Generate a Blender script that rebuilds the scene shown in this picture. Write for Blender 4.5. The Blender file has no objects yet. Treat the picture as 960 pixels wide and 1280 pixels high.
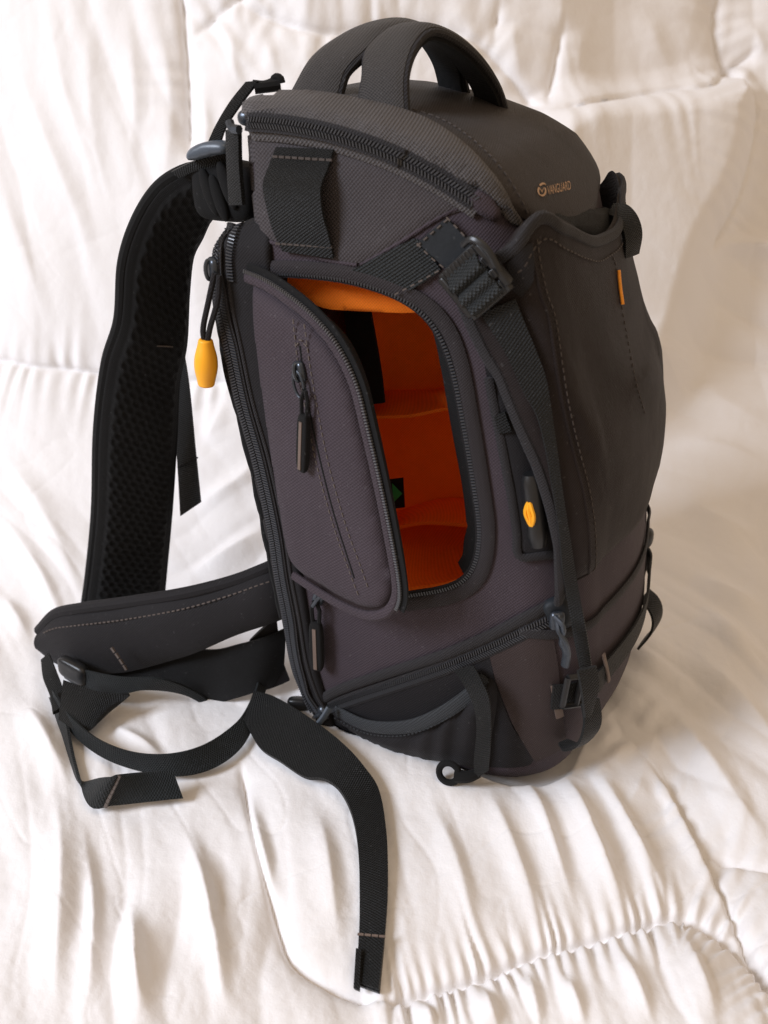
import bpy, bmesh, math, random
import numpy as np
from mathutils import Vector, Matrix, Euler
from mathutils.bvhtree import BVHTree
from mathutils.geometry import delaunay_2d_cdt

random.seed(7)
rng = np.random.default_rng(11)
sc = bpy.context.scene
COL = sc.collection
R_ = math.radians

# ------------------------------------------------------------------ camera
CAM_LOC = Vector((.374657, -.566616, .541404))
CAM_ROT = Euler((R_(62.1533), R_(.8851), R_(25.3284)), 'XYZ')
FPX = 1229.0
cam_d = bpy.data.cameras.new('camera')
cam = bpy.data.objects.new('camera', cam_d)
COL.objects.link(cam)
cam.location = CAM_LOC
cam.rotation_euler = CAM_ROT
cam_d.sensor_fit = 'VERTICAL'
cam_d.sensor_height = 36.0
cam_d.lens = 36.0 * FPX / 1280.0
cam_d.clip_start = .02
cam_d.clip_end = 50
cam_d.dof.use_dof = True
cam_d.dof.focus_distance = .735
cam_d.dof.aperture_fstop = 7.5
sc.camera = cam

# ------------------------------------------------------------------ world and lamps (indoors: window on the near left)
w = bpy.data.worlds.new('World')
sc.world = w
w.use_nodes = True
bg = w.node_tree.nodes['Background']
bg.inputs[0].default_value = (1.0, .76, .54, 1)
bg.inputs[1].default_value = .50


def area(name, loc, target, size, size_y, power, color):
    l = bpy.data.lights.new(name, 'AREA')
    l.shape = 'RECTANGLE'
    l.size = size
    l.size_y = size_y
    l.energy = power
    l.color = color
    o = bpy.data.objects.new(name, l)
    COL.objects.link(o)
    o.location = loc
    o.rotation_euler = (Vector(target) - Vector(loc)).to_track_quat('-Z', 'Y').to_euler()
    return o


area('window_light', (-1.75, -2.35, 2.15), (.1, .05, .15), 1.2, 1.4, 140, (.80, .87, 1.0))
area('room_light', (.9, -.3, 2.2), (.1, .1, .1), 1.2, 1.2, 6, (1.0, .80, .58))

sc.view_settings.view_transform = 'Standard'
sc.view_settings.look = 'None'
sc.view_settings.gamma = 1
sc.view_settings.use_curve_mapping = False
sc.view_settings.exposure = 0
sc.cycles.max_bounces = 10
sc.cycles.diffuse_bounces = 6

# ------------------------------------------------------------------ helpers: rays, splines
RM = CAM_ROT.to_matrix()


def ray(px, py):
    return RM @ Vector(((px - 480) / FPX, (640 - py) / FPX, -1.0))


def project(P):
    L = (np.asarray(P, float) - np.array(CAM_LOC)) @ np.array(RM)
    return np.stack([480 + FPX * L[..., 0] / -L[..., 2], 640 - FPX * L[..., 1] / -L[..., 2]], -1)


AX = {'x': Vector((1, 0, 0)), 'y': Vector((0, 1, 0)), 'z': Vector((0, 0, 1))}


def hit(px, py, surf):
    """a picture position -> point and normal on a surface of the scene (mesh tree, axis plane or plane)"""
    d = ray(px, py)
    if isinstance(surf, BVHTree):
        p, n, i, t = surf.ray_cast(CAM_LOC, d.normalized())
        if p is None:
            best = None
            dn = d.normalized()
            for k in range(60):
                q = CAM_LOC + dn * (.4 + k * .014)
                a, b, c, e = surf.find_nearest(q)
                if best is None or e < best[0]:
                    best = (e, a, b)
            p, n = best[1], best[2]
        if n.dot(d) > 0:
            n = -n
        return p, n
    if isinstance(surf[0], str):
        n = AX[surf[0]]
        i = 'xyz'.index(surf[0])
        t = (surf[1] - CAM_LOC[i]) / d[i]
    else:
        p0, n = surf
        t = (p0 - CAM_LOC).dot(n) / d.dot(n)
    p = CAM_LOC + d * t
    n = n.copy()
    if n.dot(d) > 0:
        n = -n
    return p, n


def spl(pts, n, closed=False):
    """Catmull-Rom through pts, resampled evenly to n points"""
    P = np.asarray(pts, float)
    m = len(P)
    if closed:
        Q = np.concatenate([P[-1:], P, P[:2]])
        segs = m
    else:
        Q = np.concatenate([2 * P[:1] - P[1:2], P, 2 * P[-1:] - P[-2:-1]])
        segs = m - 1
    out = []
    t = np.linspace(0, 1, 16, endpoint=False)[:, None]
    for i in range(segs):
        a, b, c, d = Q[i], Q[i + 1], Q[i + 2], Q[i + 3]
        out.append(.5 * (2 * b + (c - a) * t + (2 * a - 5 * b + 4 * c - d) * t ** 2 + (3 * b - a - 3 * c + d) * t ** 3))
    out.append(P[:1] if closed else P[-1:])
    D = np.concatenate(out)
    L = np.concatenate([[0], np.cumsum(np.linalg.norm(np.diff(D, axis=0), axis=1))])
    tt = np.linspace(0, L[-1], n + 1)[:-1] if closed else np.linspace(0, L[-1], n)
    return np.stack([np.interp(tt, L, D[:, k]) for k in range(D.shape[1])], 1)


def lin(pts, n, closed=False):
    P = np.asarray(pts, float)
    if closed:
        P = np.concatenate([P, P[:1]])
    L = np.concatenate([[0], np.cumsum(np.linalg.norm(np.diff(P, axis=0), axis=1))])
    tt = np.linspace(0, L[-1], n + 1)[:-1] if closed else np.linspace(0, L[-1], n)
    return np.stack([np.interp(tt, L, P[:, k]) for k in range(P.shape[1])], 1)


def nrm(a):
    return a / np.maximum(np.linalg.norm(a, axis=-1, keepdims=True), 1e-12)


def lay(pxpath, surf, n=40, off=0.0, closed=False, smooth=True):
    """picture polyline -> 3-D points + smoothed normals on a surface"""
    pp = spl(pxpath, n, closed) if smooth else lin(pxpath, n, closed)
    P, N = [], []
    for x, y in pp:
        p, q = hit(x, y, surf)
        P.append(p)
        N.append(q)
    P, N = np.array(P), np.array(N)
    for _ in range(3):
        if closed:
            N = nrm(N + np.roll(N, 1, 0) + np.roll(N, -1, 0))
        else:
            N[1:-1] = nrm(N[1:-1] + N[:-2] + N[2:])
    return P + N * off, N


def tangents(P, closed=False):
    if closed:
        return nrm(np.roll(P, -1, 0) - np.roll(P, 1, 0))
    return nrm(np.gradient(P, axis=0))


def arclen(P):
    return np.concatenate([[0], np.cumsum(np.linalg.norm(np.diff(P, axis=0), axis=1))])


def resample(P, N, step):
    L = arclen(P)
    n = max(2, int(L[-1] / step) + 1)
    tt = np.linspace(0, L[-1], n)
    f = lambda A: np.stack([np.interp(tt, L, A[:, k]) for k in range(3)], 1)
    return f(P), nrm(f(N))


# ------------------------------------------------------------------ helpers: meshes
BOX_F = [(0, 1, 3, 2), (4, 6, 7, 5), (0, 2, 6, 4), (1, 5, 7, 3), (0, 4, 5, 1), (2, 3, 7, 6)]


class MB:
    def __init__(s):
        s.v, s.f, s.uv = [], [], []

    def add(s, V, F, UV=None):
        o = len(s.v)
        s.v += [tuple(map(float, p)) for p in V]
        s.f += [tuple(int(i) + o for i in q) for q in F]
        s.uv += [tuple(map(float, q)) for q in UV] if UV is not None else [(float(p[0] + p[1]), float(p[2])) for p in V]
        return s

    def box(s, c, ax, ay, az, hx, hy, hz):
        c, ax, ay, az = map(np.asarray, (c, ax, ay, az))
        V = [c + sx * hx * ax + sy * hy * ay + sz * hz * az for sx in (-1, 1) for sy in (-1, 1) for sz in (-1, 1)]
        return s.add(V, BOX_F)

    def tube(s, P, r, k=8, closed=False, flat=None, N=None):
        P = np.asarray(P, float)
        n = len(P)
        T = tangents(P, closed)
        rr = np.broadcast_to(np.asarray(r, float), (n,))
        if N is None:
            u = np.cross(T[0], (0, 0, 1.0) if abs(T[0][2]) < .9 else (1.0, 0, 0))
            U = [u / np.linalg.norm(u)]
            for i in range(1, n):
                q = U[-1] - T[i] * np.dot(U[-1], T[i])
                U.append(q / np.linalg.norm(q))
            U = np.array(U)
        else:
            U = nrm(N - T * (N * T).sum(1, keepdims=True))
        W = np.cross(T, U)
        fl = 1.0 if flat is None else flat
        V = []
        for i in range(n):
            for j in range(k):
                a = 2 * math.pi * j / k
                V.append(P[i] + rr[i] * (math.cos(a) * U[i] * fl + math.sin(a) * W[i]))
        F = []
        for i in range(n if closed else n - 1):
            for j in range(k):
                a, b = i * k + j, i * k + (j + 1) % k
                c, d = ((i + 1) % n) * k + (j + 1) % k, ((i + 1) % n) * k + j
                F.append((a, b, c, d))
        if not closed:
            F.append(tuple(range(k))[::-1])
            F.append(tuple((n - 1) * k + j for j in range(k)))
        return s.add(V, F)

    def sheet(s, A, B, th, k=4, bump=None, N=None, rnd=0.0):
        """closed strap between edge lines A and B, thickness th (bump(u,v) lifts the front face)"""
        A, B = np.asarray(A, float), np.asarray(B, float)
        n = len(A)
        Cn = (A + B) / 2
        T = tangents(Cn)
        side = nrm(B - A)
        Nn = nrm(np.cross(T, side)) if N is None else N
        L = arclen(Cn)
        u = np.linspace(0, 1, k + 1)
        wd = np.linalg.norm(B - A, axis=1)
        Vt, Vb, UV = [], [], []
        for i in range(n):
            for j in range(k + 1):
                p = A[i] * (1 - u[j]) + B[i] * u[j]
                h = th / 2 * (1 - rnd * abs(2 * u[j] - 1) ** 4)
                b = bump(u[j], L[i], wd[i]) if bump else 0
                Vt.append(p + Nn[i] * (h + b))
                Vb.append(p - Nn[i] * h)
                UV.append((u[j] * wd[i], L[i]))
        m = n * (k + 1)
        F = []
        for i in range(n - 1):
            for j in range(k):
                a, b, c, d = i * (k + 1) + j, i * (k + 1) + j + 1, (i + 1) * (k + 1) + j + 1, (i + 1) * (k + 1) + j
                F.append((a, b, c, d))
                F.append((m + d, m + c, m + b, m + a))
        for i in range(n - 1):
            a, d = i * (k + 1), (i + 1) * (k + 1)
            F.append((a, d, m + d, m + a))
            a, d = a + k, d + k
            F.append((d, a, m + a, m + d))
        for j in range(k):
            F.append((j + 1, j, m + j, m + j + 1))
            a = (n - 1) * (k + 1) + j
            F.append((a, a + 1, m + a + 1, m + a))
        return s.add(Vt + Vb, F, UV + UV)

    def build(s, name, mat, parent=None, smooth=35, kind=None, label=None, bevel=0):
        me = bpy.data.meshes.new(name)
        me.from_pydata(s.v, [], s.f)
        uvl = me.uv_layers.new(name='UVMap')
        idx = np.empty(len(me.loops), dtype=np.int32)
        me.loops.foreach_get('vertex_index', idx)
        uvl.data.foreach_set('uv', np.array(s.uv, dtype=np.float32)[idx].ravel())
        bm = bmesh.new()
        bm.from_mesh(me)
        bmesh.ops.recalc_face_normals(bm, faces=bm.faces)
        bm.to_mesh(me)
        bm.free()
        return finish(me, name, mat, parent, smooth, kind, label, bevel)


def finish(me, name, mat, parent=None, smooth=35, kind=None, label=None, bevel=0):
    if smooth is not None:
        me.polygons.foreach_set('use_smooth', [True] * len(me.polygons))
        if smooth < 180:
            me.set_sharp_from_angle(angle=R_(smooth))
    o = bpy.data.objects.new(name, me)
    COL.objects.link(o)
    if mat is not None:
        me.materials.append(mat)
    if parent is not None:
        o.parent = parent
        root = parent
        while root.parent:
            root = root.parent
        o.matrix_parent_inverse = ROOT_INV if root is BAG else Matrix()
        if parent is not root:
            o.matrix_parent_inverse = Matrix()
    if kind:
        o['kind'] = kind
    if label:
        o['label'] = label
    if bevel:
        m = o.modifiers.new('bevel', 'BEVEL')
        m.width = bevel
        m.segments = 2
        m.limit_method = 'ANGLE'
        m.angle_limit = R_(40)
    return o


def empty(name, loc):
    e = bpy.data.objects.new(name, None)
    e.empty_display_size = .05
    COL.objects.link(e)
    e.location = loc
    return e


# ------------------------------------------------------------------ materials
def newmat(name):
    m = bpy.data.materials.new(name)
    m.use_nodes = True
    nt = m.node_tree
    return m, nt, nt.nodes['Principled BSDF']


def nd(nt, t, **kw):
    n = nt.nodes.new(t)
    for k, v in kw.items():
        if k.startswith('i_'):
            n.inputs[k[2:].replace('_', ' ')].default_value = v
        elif k.startswith('n_'):
            n.inputs[int(k[2:])].default_value = v
        else:
            setattr(n, k, v)
    return n


def mth(nt, op, a, b=None):
    n = nt.nodes.new('ShaderNodeMath')
    n.operation = op
    for i, x in enumerate((a, b)):
        if x is None:
            continue
        if isinstance(x, (int, float)):
            n.inputs[i].default_value = x
        else:
            nt.links.new(x, n.inputs[i])
    return n.outputs[0]


def fabric(name, col, pitch=.0016, bump=.35, rough=.72, var=.18, weave=.35, sheen=.25, mode='obj', scale_u=1, scale_v=1, dist=.0006, lint=.022):
    """woven cloth: basket weave of two thread systems, slight slub and wear, fuzzy sheen"""
    m, nt, b = newmat(name)
    tc = nd(nt, 'ShaderNodeTexCoord')
    sep = nd(nt, 'ShaderNodeSeparateXYZ')
    nt.links.new(tc.outputs['Object' if mode == 'obj' else 'UV'], sep.inputs[0])
    if mode == 'obj':
        u = mth(nt, 'ADD', sep.outputs[0], sep.outputs[1])
        v = mth(nt, 'ADD', sep.outputs[2], mth(nt, 'MULTIPLY', sep.outputs[1], .6))
    else:
        u, v = sep.outputs[0], sep.outputs[1]
    k = 2 * math.pi / pitch
    su = mth(nt, 'SINE', mth(nt, 'MULTIPLY', u, k * scale_u))
    sv = mth(nt, 'SINE', mth(nt, 'MULTIPLY', v, k * scale_v))
    wv = mth(nt, 'MULTIPLY', su, sv)
    ns = nd(nt, 'ShaderNodeTexNoise', i_Scale=900.0, i_Detail=2.0)
    nt.links.new(tc.outputs['Object'], ns.inputs['Vector'])
    nb = nd(nt, 'ShaderNodeTexNoise', i_Scale=22.0, i_Detail=5.0, i_Roughness=.6)
    nt.links.new(tc.outputs['Object'], nb.inputs['Vector'])
    h = mth(nt, 'ADD', wv, mth(nt, 'MULTIPLY', mth(nt, 'SUBTRACT', ns.outputs[0], .5), 1.2))
    # colour: threads differ a little, broad wear
    f = mth(nt, 'ADD', mth(nt, 'MULTIPLY', h, weave * 1.0), mth(nt, 'MULTIPLY', mth(nt, 'SUBTRACT', nb.outputs[0], .5), var * 4))
    fac = mth(nt, 'ADD', f, 1.0)
    mul = nd(nt, 'ShaderNodeVectorMath', operation='SCALE')
    mul.inputs[0].default_value = col
    nt.links.new(fac, mul.inputs['Scale'])
    # lint: a few pale specks
    ln = nd(nt, 'ShaderNodeTexNoise', i_Scale=420.0, i_Detail=0.0)
    nt.links.new(tc.outputs['Object'], ln.inputs['Vector'])
    sp = nd(nt, 'ShaderNodeMapRange', n_1=.775, n_2=.84, n_3=0.0, n_4=lint)
    nt.links.new(ln.outputs[0], sp.inputs[0])
    ad = nd(nt, 'ShaderNodeVectorMath', operation='ADD')
    cb = nd(nt, 'ShaderNodeCombineXYZ')
    for q in range(3):
        nt.links.new(sp.outputs[0], cb.inputs[q])
    nt.links.new(mul.outputs[0], ad.inputs[0])
    nt.links.new(cb.outputs[0], ad.inputs[1])
    nt.links.new(ad.outputs[0], b.inputs['Base Color'])
    bp = nd(nt, 'ShaderNodeBump', i_Strength=bump, i_Distance=dist)
    nt.links.new(h, bp.inputs['Height'])
    bp2 = nd(nt, 'ShaderNodeBump', i_Strength=.42, i_Distance=.004)
    nt.links.new(nb.outputs[0], bp2.inputs['Height'])
    nt.links.new(bp2.outputs[0], bp.inputs['Normal'])
    nt.links.new(bp.outputs[0], b.inputs['Normal'])
    b.inputs['Roughness'].default_value = rough
    b.inputs['Specular IOR Level'].default_value = .22
    b.inputs['Sheen Weight'].default_value = sheen * .15
    b.inputs['Sheen Roughness'].default_value = .5
    return m


def plastic(name, col, rough=.38, spec=.5):
    m, nt, b = newmat(name)
    tc = nd(nt, 'ShaderNodeTexCoord')
    ns = nd(nt, 'ShaderNodeTexNoise', i_Scale=260.0, i_Detail=3.0)
    nt.links.new(tc.outputs['Object'], ns.inputs['Vector'])
    bp = nd(nt, 'ShaderNodeBump', i_Strength=.12, i_Distance=.0005)
    nt.links.new(ns.outputs[0], bp.inputs['Height'])
    nt.links.new(bp.outputs[0], b.inputs['Normal'])
    r = mth(nt, 'ADD', mth(nt, 'MULTIPLY', ns.outputs[0], .25), rough - .12)
    nt.links.new(r, b.inputs['Roughness'])
    b.inputs['Base Color'].default_value = (*col, 1)
    b.inputs['Specular IOR Level'].default_value = spec
    return m


M = {}
M['nylon'] = fabric('side_nylon', (0.0454, 0.0338, 0.0415), .0026, .40, .70, .10, .30, .30)
M['nylon_low'] = fabric('lower_nylon', (0.0353, 0.0244, 0.0235), .0024, .30, .66, .10, .25, .25)
M['rip'] = fabric('lid_rib_nylon', (0.0728, 0.0663, 0.0663), .0028, .75, .62, .10, .55, .35)
M['smooth'] = fabric('smooth_nylon', (0.0176, 0.0123, 0.0106), .0022, .35, .60, .22, .28, .30)
M['front'] = fabric('front_nylon', (0.0114, 0.0069, 0.0064), .0022, .35, .66, .22, .30, .22)
M['bind'] = fabric('binding_tape', (0.0218, 0.0202, 0.0218), .0024, .5, .72, .08, .3, .3)
M['upper'] = fabric('side_nylon_sheen', (0.0487, 0.0420, 0.0445), .0027, .5, .66, .12, .38, .3)  # side nylon made paler and greyer, sheen put into the colour
M['handle'] = fabric('handle_nylon', (.042, .038, .036), .0024, .55, .62, .10, .40, .35)
M['hem'] = fabric('hem_tape', (0.0252, 0.0210, 0.0227), .0022, .5, .7, .08, .3, .3)
M['dark'] = fabric('dark_nylon', (0.0109, 0.0097, 0.0109), .0024, .35, .75, .12, .3, .25)
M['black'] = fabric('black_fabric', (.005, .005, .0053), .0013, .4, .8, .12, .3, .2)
M['web'] = fabric('webbing', (0.0101, 0.0105, 0.0105), .0034, .8, .55, .06, .45, .25, 'uv', 1.0, 1.6, .0008)
M['weblight'] = fabric('grey_webbing', (0.0269, 0.0302, 0.0319), .0036, 1.0, .42, .06, .55, .2, 'uv', 1.0, 1.5, .0009)
M['webcool'] = fabric('blue_black_webbing', (0.0105, 0.0134, 0.0147), .0034, .8, .5, .06, .45, .25, 'uv', 1.0, 1.6, .0008)
M['webblack'] = fabric('black_webbing', (0.0063, 0.0069, 0.0071), .0032, .7, .5, .06, .4, .25, 'uv', 1.0, 1.6, .0007)
M['tab'] = fabric('rubber_tab', (0.0168, 0.0202, 0.0244), .0010, .15, .5, .06, .1, .1)
M['mesh'] = fabric('air_mesh', (0.0050, 0.0050, 0.0053), .0016, .6, .75, .1, .5, .25)
M['orange'] = fabric('orange_lining', (0.9328, 0.2120, 0.0138), .0024, .2, .8, .08, .12, .15)
M['elastic'] = fabric('elastic_band', (0.0302, 0.0336, 0.0378), .0026, .5, .6, .05, .3, .3)
M['thread'] = fabric('thread', (.105, .085, .075), .0006, .2, .6, .05, .1, .3)
M['thread_dark'] = fabric('dark_thread', (.060, .048, .042), .0006, .2, .6, .05, .1, .3)
M['tooth'] = plastic('zip_coil', (.042, .044, .050), .33, .6)
M['tooth_glint'] = plastic('zip_coil_glint', (.085, .085, .09), .30, .7)  # paler copy of the coil, glints on the teeth put into its colour
M['plastic'] = plastic('black_plastic', (.011, .0115, .0125), .36, .5)
M['bluegrey'] = plastic('blue_grey_plastic', (.065, .082, .105), .38, .5)
M['metal'] = plastic('gunmetal', (.055, .065, .080), .30, .7)
M['metal'].node_tree.nodes['Principled BSDF'].inputs['Metallic'].default_value = .6
M['orange_rubber'] = plastic('orange_rubber', (.95, .42, .02), .42, .4)
M['orange_thread'] = fabric('orange_thread', (.90, .33, .03), .0009, .5, .6, .1, .4, .3)
M['gold'] = fabric('gold_print', (.42, .26, .15), .0006, .1, .55, .05, .1, .2)
M['green'] = fabric('green_print', (.03, .30, .09), .0006, .1, .6, .05, .1, .2)
M['red'] = fabric('red_print', (.55, .02, .03), .0006, .1, .6, .05, .1, .2)
M['strip'] = fabric('tan_trim', (.15, .11, .09), .0010, .3, .6, .05, .2, .2)


# ------------------------------------------------------------------ the duvet under and behind the bag
def seg_dist(X, Y, poly):
    """distance to a polyline, signed by side, and length along it"""
    P = np.asarray(poly, float)
    best = np.full(X.shape, 1e9)
    sgn = np.ones(X.shape)
    al = np.zeros(X.shape)
    L = 0
    for i in range(len(P) - 1):
        a, b = P[i], P[i + 1]
        d = b - a
        l = np.hypot(*d)
        t = np.clip(((X - a[0]) * d[0] + (Y - a[1]) * d[1]) / (l * l), 0, 1)
        ex, ey = X - a[0] - t * d[0], Y - a[1] - t * d[1]
        e = np.hypot(ex, ey)
        m = e < best
        best[m] = e[m]
        sgn[m] = np.sign(d[0] * ey - d[1] * ex)[m]
        al[m] = (L + t * l)[m]
        L += l
    return best, sgn, al, L


def vnoise(x, y, seed=0):
    """smooth value noise"""
    xi, yi = np.floor(x).astype(np.int64), np.floor(y).astype(np.int64)
    fx, fy = x - xi, y - yi
    fx, fy = fx * fx * fx * (fx * (fx * 6 - 15) + 10), fy * fy * fy * (fy * (fy * 6 - 15) + 10)

    def hsh(a, b):
        n = (a * 374761393 + b * 668265263 + seed * 982451653) & 0x7fffffff
        n = ((n ^ (n >> 13)) * 1274126177) & 0x7fffffff
        return ((n ^ (n >> 16)) & 0xffff) / 65535.0
    a, b, c, d = hsh(xi, yi), hsh(xi + 1, yi), hsh(xi, yi + 1), hsh(xi + 1, yi + 1)
    return (a * (1 - fx) + b * fx) * (1 - fy) + (c * (1 - fx) + d * fx) * fy - .5


NA, NB = 880, 960
gb = .22 * (2.05 / .22 + 0) ** (np.linspace(0, 1, NB) * .72 + .28 * np.linspace(0, 1, NB) ** .7)
ga, Bg = np.meshgrid(np.linspace(-1, 1, NA), gb)
Ag = ga * (.34 + .60 * Bg)
yaw = R_(25.3284)
Fd, Rt = np.array([-math.sin(yaw), math.cos(yaw)]), np.array([math.cos(yaw), math.sin(yaw)])
b0 = .16 * np.clip((Ag - .22) / .3, 0, 1) + .90 + .10 * np.clip(Ag / .3, -.3, 1) + .05 * np.clip(Ag, -1, 0) * -1
Rc, TH = .26, R_(66)
arc = np.clip((Bg - b0) / Rc, 0, TH)
rest = np.clip(Bg - b0 - Rc * TH, 0, None)
fw = np.minimum(Bg, b0) + Rc * np.sin(arc) + rest * math.cos(TH)
zz = Rc * (1 - np.cos(arc)) + rest * math.sin(TH) - .014
X0 = CAM_LOC.x + Ag * Rt[0] + fw * Fd[0]
Y0 = CAM_LOC.y + Ag * Rt[1] + fw * Fd[1]
P0 = np.stack([X0, Y0, zz], -1)
nf, nz = -np.sin(arc), np.cos(arc)
Nn = np.stack([nf * Fd[0], nf * Fd[1], nz], -1)
pix = project(P0)
U, Vp = np.clip(pix[..., 0], -600, 1600), np.clip(pix[..., 1], -700, 2400)
H = np.zeros(U.shape)

# broad softness (surface metres)
H += .020 * vnoise(Ag * 4.2, Bg * 3.6, 1) + .008 * vnoise(Ag * 9 + 3, Bg * 6, 2)


# folds that follow the lie of the cloth: (centre px, spread px, fold direction, width px, length px, height)
def fold(cx, cy, sx, sy, dx, dy, wd, ln, amp, seed):
    l = math.hypot(dx, dy)
    dx, dy = dx / l, dy / l
    bend = vnoise(U / 260 + seed, Vp / 260, seed + 40) * 70 + vnoise(U / 90, Vp / 90 + seed, seed + 41) * 10
    c = U * dy - Vp * dx + bend
    a = U * dx + Vp * dy
    n = vnoise(c / wd, a / ln, seed)
    n2 = vnoise(c / (wd * .42) + 5, a / (ln * .55), seed + 1)
    sharp = np.sqrt(n * n + .0025) - .05          # rounded backs, tight valleys
    sharp2 = np.sqrt(n2 * n2 + .003) - .055
    msk = np.exp(-((U - cx) / sx) ** 2 - ((Vp - cy) / sy) ** 2)
    return amp * msk * (2.0 * sharp + .32 * sharp2 + .35 * vnoise(c / (wd * 2.2), a / ln, seed + 2))


H += fold(100, 180, 330, 300, .22, 1, 52, 420, .0075, 51)
H += fold(420, 0, 260, 150, .05, 1, 34, 180, .0055, 52)
H += fold(60, 680, 200, 190, .62, 1, 48, 300, .0095, 53)
H += fold(170, 1120, 290, 210, .16, 1, 58, 420, .0105, 54)
H += fold(720, 1060, 240, 150, .52, 1, 48, 380, .0060, 55)
H += fold(720, 1270, 420, 85, .45, 1, 44, 240, .0075, 56)
H += fold(900, 800, 190, 190, 1, .62, 44, 300, .0150, 57)
H += fold(930, 470, 150, 190, .9, .55, 55, 250, .0190, 58)
H += fold(790, 60, 260, 110, -.18, 1, 55, 180, .0070, 59)
H += fold(270, 640, 90, 130, .8, -.5, 36, 170, .0080, 60)
H += fold(770, 300, 150, 150, .2, 1, 80, 300, .0030, 61)

cw = vnoise(U / 150 + 2, Vp / 150, 21) * 60
c1 = vnoise((U * .9 - Vp * .3 + cw) / 42, (Vp * .95 + U * .3 + cw) / 130, 22)
c2 = vnoise((U * .5 + Vp * .8 - cw) / 50, (Vp * .5 - U * .8 + cw) / 120, 23)
msk = np.clip(vnoise(U / 170, Vp / 170, 24) * 3 + .5, 0, 1)
H -= .0008 * np.exp(-(np.abs(c1) / .030)) * msk + .0007 * np.exp(-(np.abs(c2) / .028)) * (1 - msk)
H += .0005 * vnoise(U / 16, Vp / 22, 25) + .0003 * vnoise(U / 7, Vp / 8, 26)

RIDGES = [  # polyline in the photograph, half width px, height m
    ([(645, 955), (690, 1060), (722, 1150)], 16, .010), ([(695, 955), (750, 1070), (788, 1152)], 17, .012),
    ([(735, 950), (800, 1055), (845, 1128)], 18, .012), ([(600, 985), (650, 1090), (680, 1180)], 18, .009),
    ([(770, 900), (838, 985), (885, 1070), (940, 1170)], 15, .013), ([(830, 880), (900, 970), (980, 1060)], 22, .010),
    ([(850, 800), (930, 880), (1000, 960)], 24, .012), ([(870, 760), (960, 830)], 20, .012), ([(860, 720), (970, 770)], 18, .010),
    ([(530, 1000), (570, 1090), (600, 1200)], 20, .008), ([(300, 960), (325, 1060), (355, 1170)], 17, .013),
    ([(225, 1010), (262, 1140), (285, 1290)], 22, .015), ([(165, 1120), (172, 1200), (180, 1300)], 20, .013),
    ([(60, 960), (80, 1080), (70, 1290)], 38, .016), ([(100, 1010), (120, 1150), (110, 1300)], 14, .008),
    ([(390, 1000), (410, 1080), (425, 1200)], 20, .008), ([(20, 860), (60, 930), (95, 1000)], 24, .012),
    ([(0, 560), (60, 650), (110, 770)], 20, .013), ([(0, 640), (50, 720), (90, 800)], 18, .012), ([(0, 740), (40, 800)], 16, .010),
    ([(10, 50), (45, 140), (95, 260), (130, 380)], 22, .013), ([(60, 0), (85, 120), (130, 260)], 20, .010),
    ([(110, 0), (118, 160), (150, 300)], 18, .009), ([(200, 20), (215, 150), (200, 260)], 16, .010),
    ([(250, 60), (258, 180), (235, 300)], 15, .011), ([(0, 230), (40, 330), (70, 450)], 18, .012), ([(160, 0), (170, 130), (160, 240)], 15, .008),
    ([(285, 40), (300, 120)], 14, .010), ([(330, 40), (350, 110)], 12, .009), ([(570, 0), (590, 60), (600, 120)], 20, .010),
    ([(650, 0), (640, 60), (665, 140)], 18, .011), ([(740, 10), (722, 70), (728, 140)], 24, .013), ([(800, 0), (820, 60), (850, 110)], 24, .012),
    ([(930, 20), (955, 80)], 16, .012), ([(880, 312), (930, 308), (1000, 317)], 16, .045), ([(850, 470), (900, 520), (980, 560)], 26, .018),
    ([(860, 380), (920, 420), (990, 470)], 26, .014), ([(830, 560), (890, 572), (980, 604)], 14, .014), ([(850, 625), (900, 660), (960, 680)], 18, .012),
    ([(240, 640), (300, 600), (330, 560)], 16, .010), ([(255, 560), (280, 500)], 14, .009), ([(230, 720), (290, 690), (340, 650)], 14, .010),
    ([(120, 900), (180, 930), (220, 960)], 12, .006), ([(700, 1210), (735, 1290)], 14, .009), ([(600, 1225), (625, 1300)], 14, .009),
    ([(770, 1175), (820, 1290)], 15, .010), ([(850, 1150), (900, 1290)], 16, .010), ([(530, 1245), (545, 1300)], 13, .008), ([(655, 1205), (680, 1290)], 12, .008),
]
for poly, wd, amp in RIDGES:
    P = spl(poly, 9)
    bx_ = np.nonzero((U > P[:, 0].min() - 5 * wd) & (U < P[:, 0].max() + 5 * wd) & (Vp > P[:, 1].min() - 5 * wd) & (Vp < P[:, 1].max() + 5 * wd))
    d, sg, al, L = seg_dist(U[bx_], Vp[bx_], P)
    end = np.clip(al / (L * .45), 0, 1) * np.clip((L - al) / (L * .45), 0, 1)
    end = end * end * (3 - 2 * end)
    e = d * np.where(sg > 0, 1.0, 1.55)          # one flank steeper, as folds lie
    fall = np.clip(1 - d / (4.5 * wd), 0, 1)
    H[bx_] += fall * (.8 if P[0, 1] > 600 else .5) * amp * (.8 * np.exp(-(e / wd) ** 2) + .35 * np.exp(-e / (wd * 1.1))) * end

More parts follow.
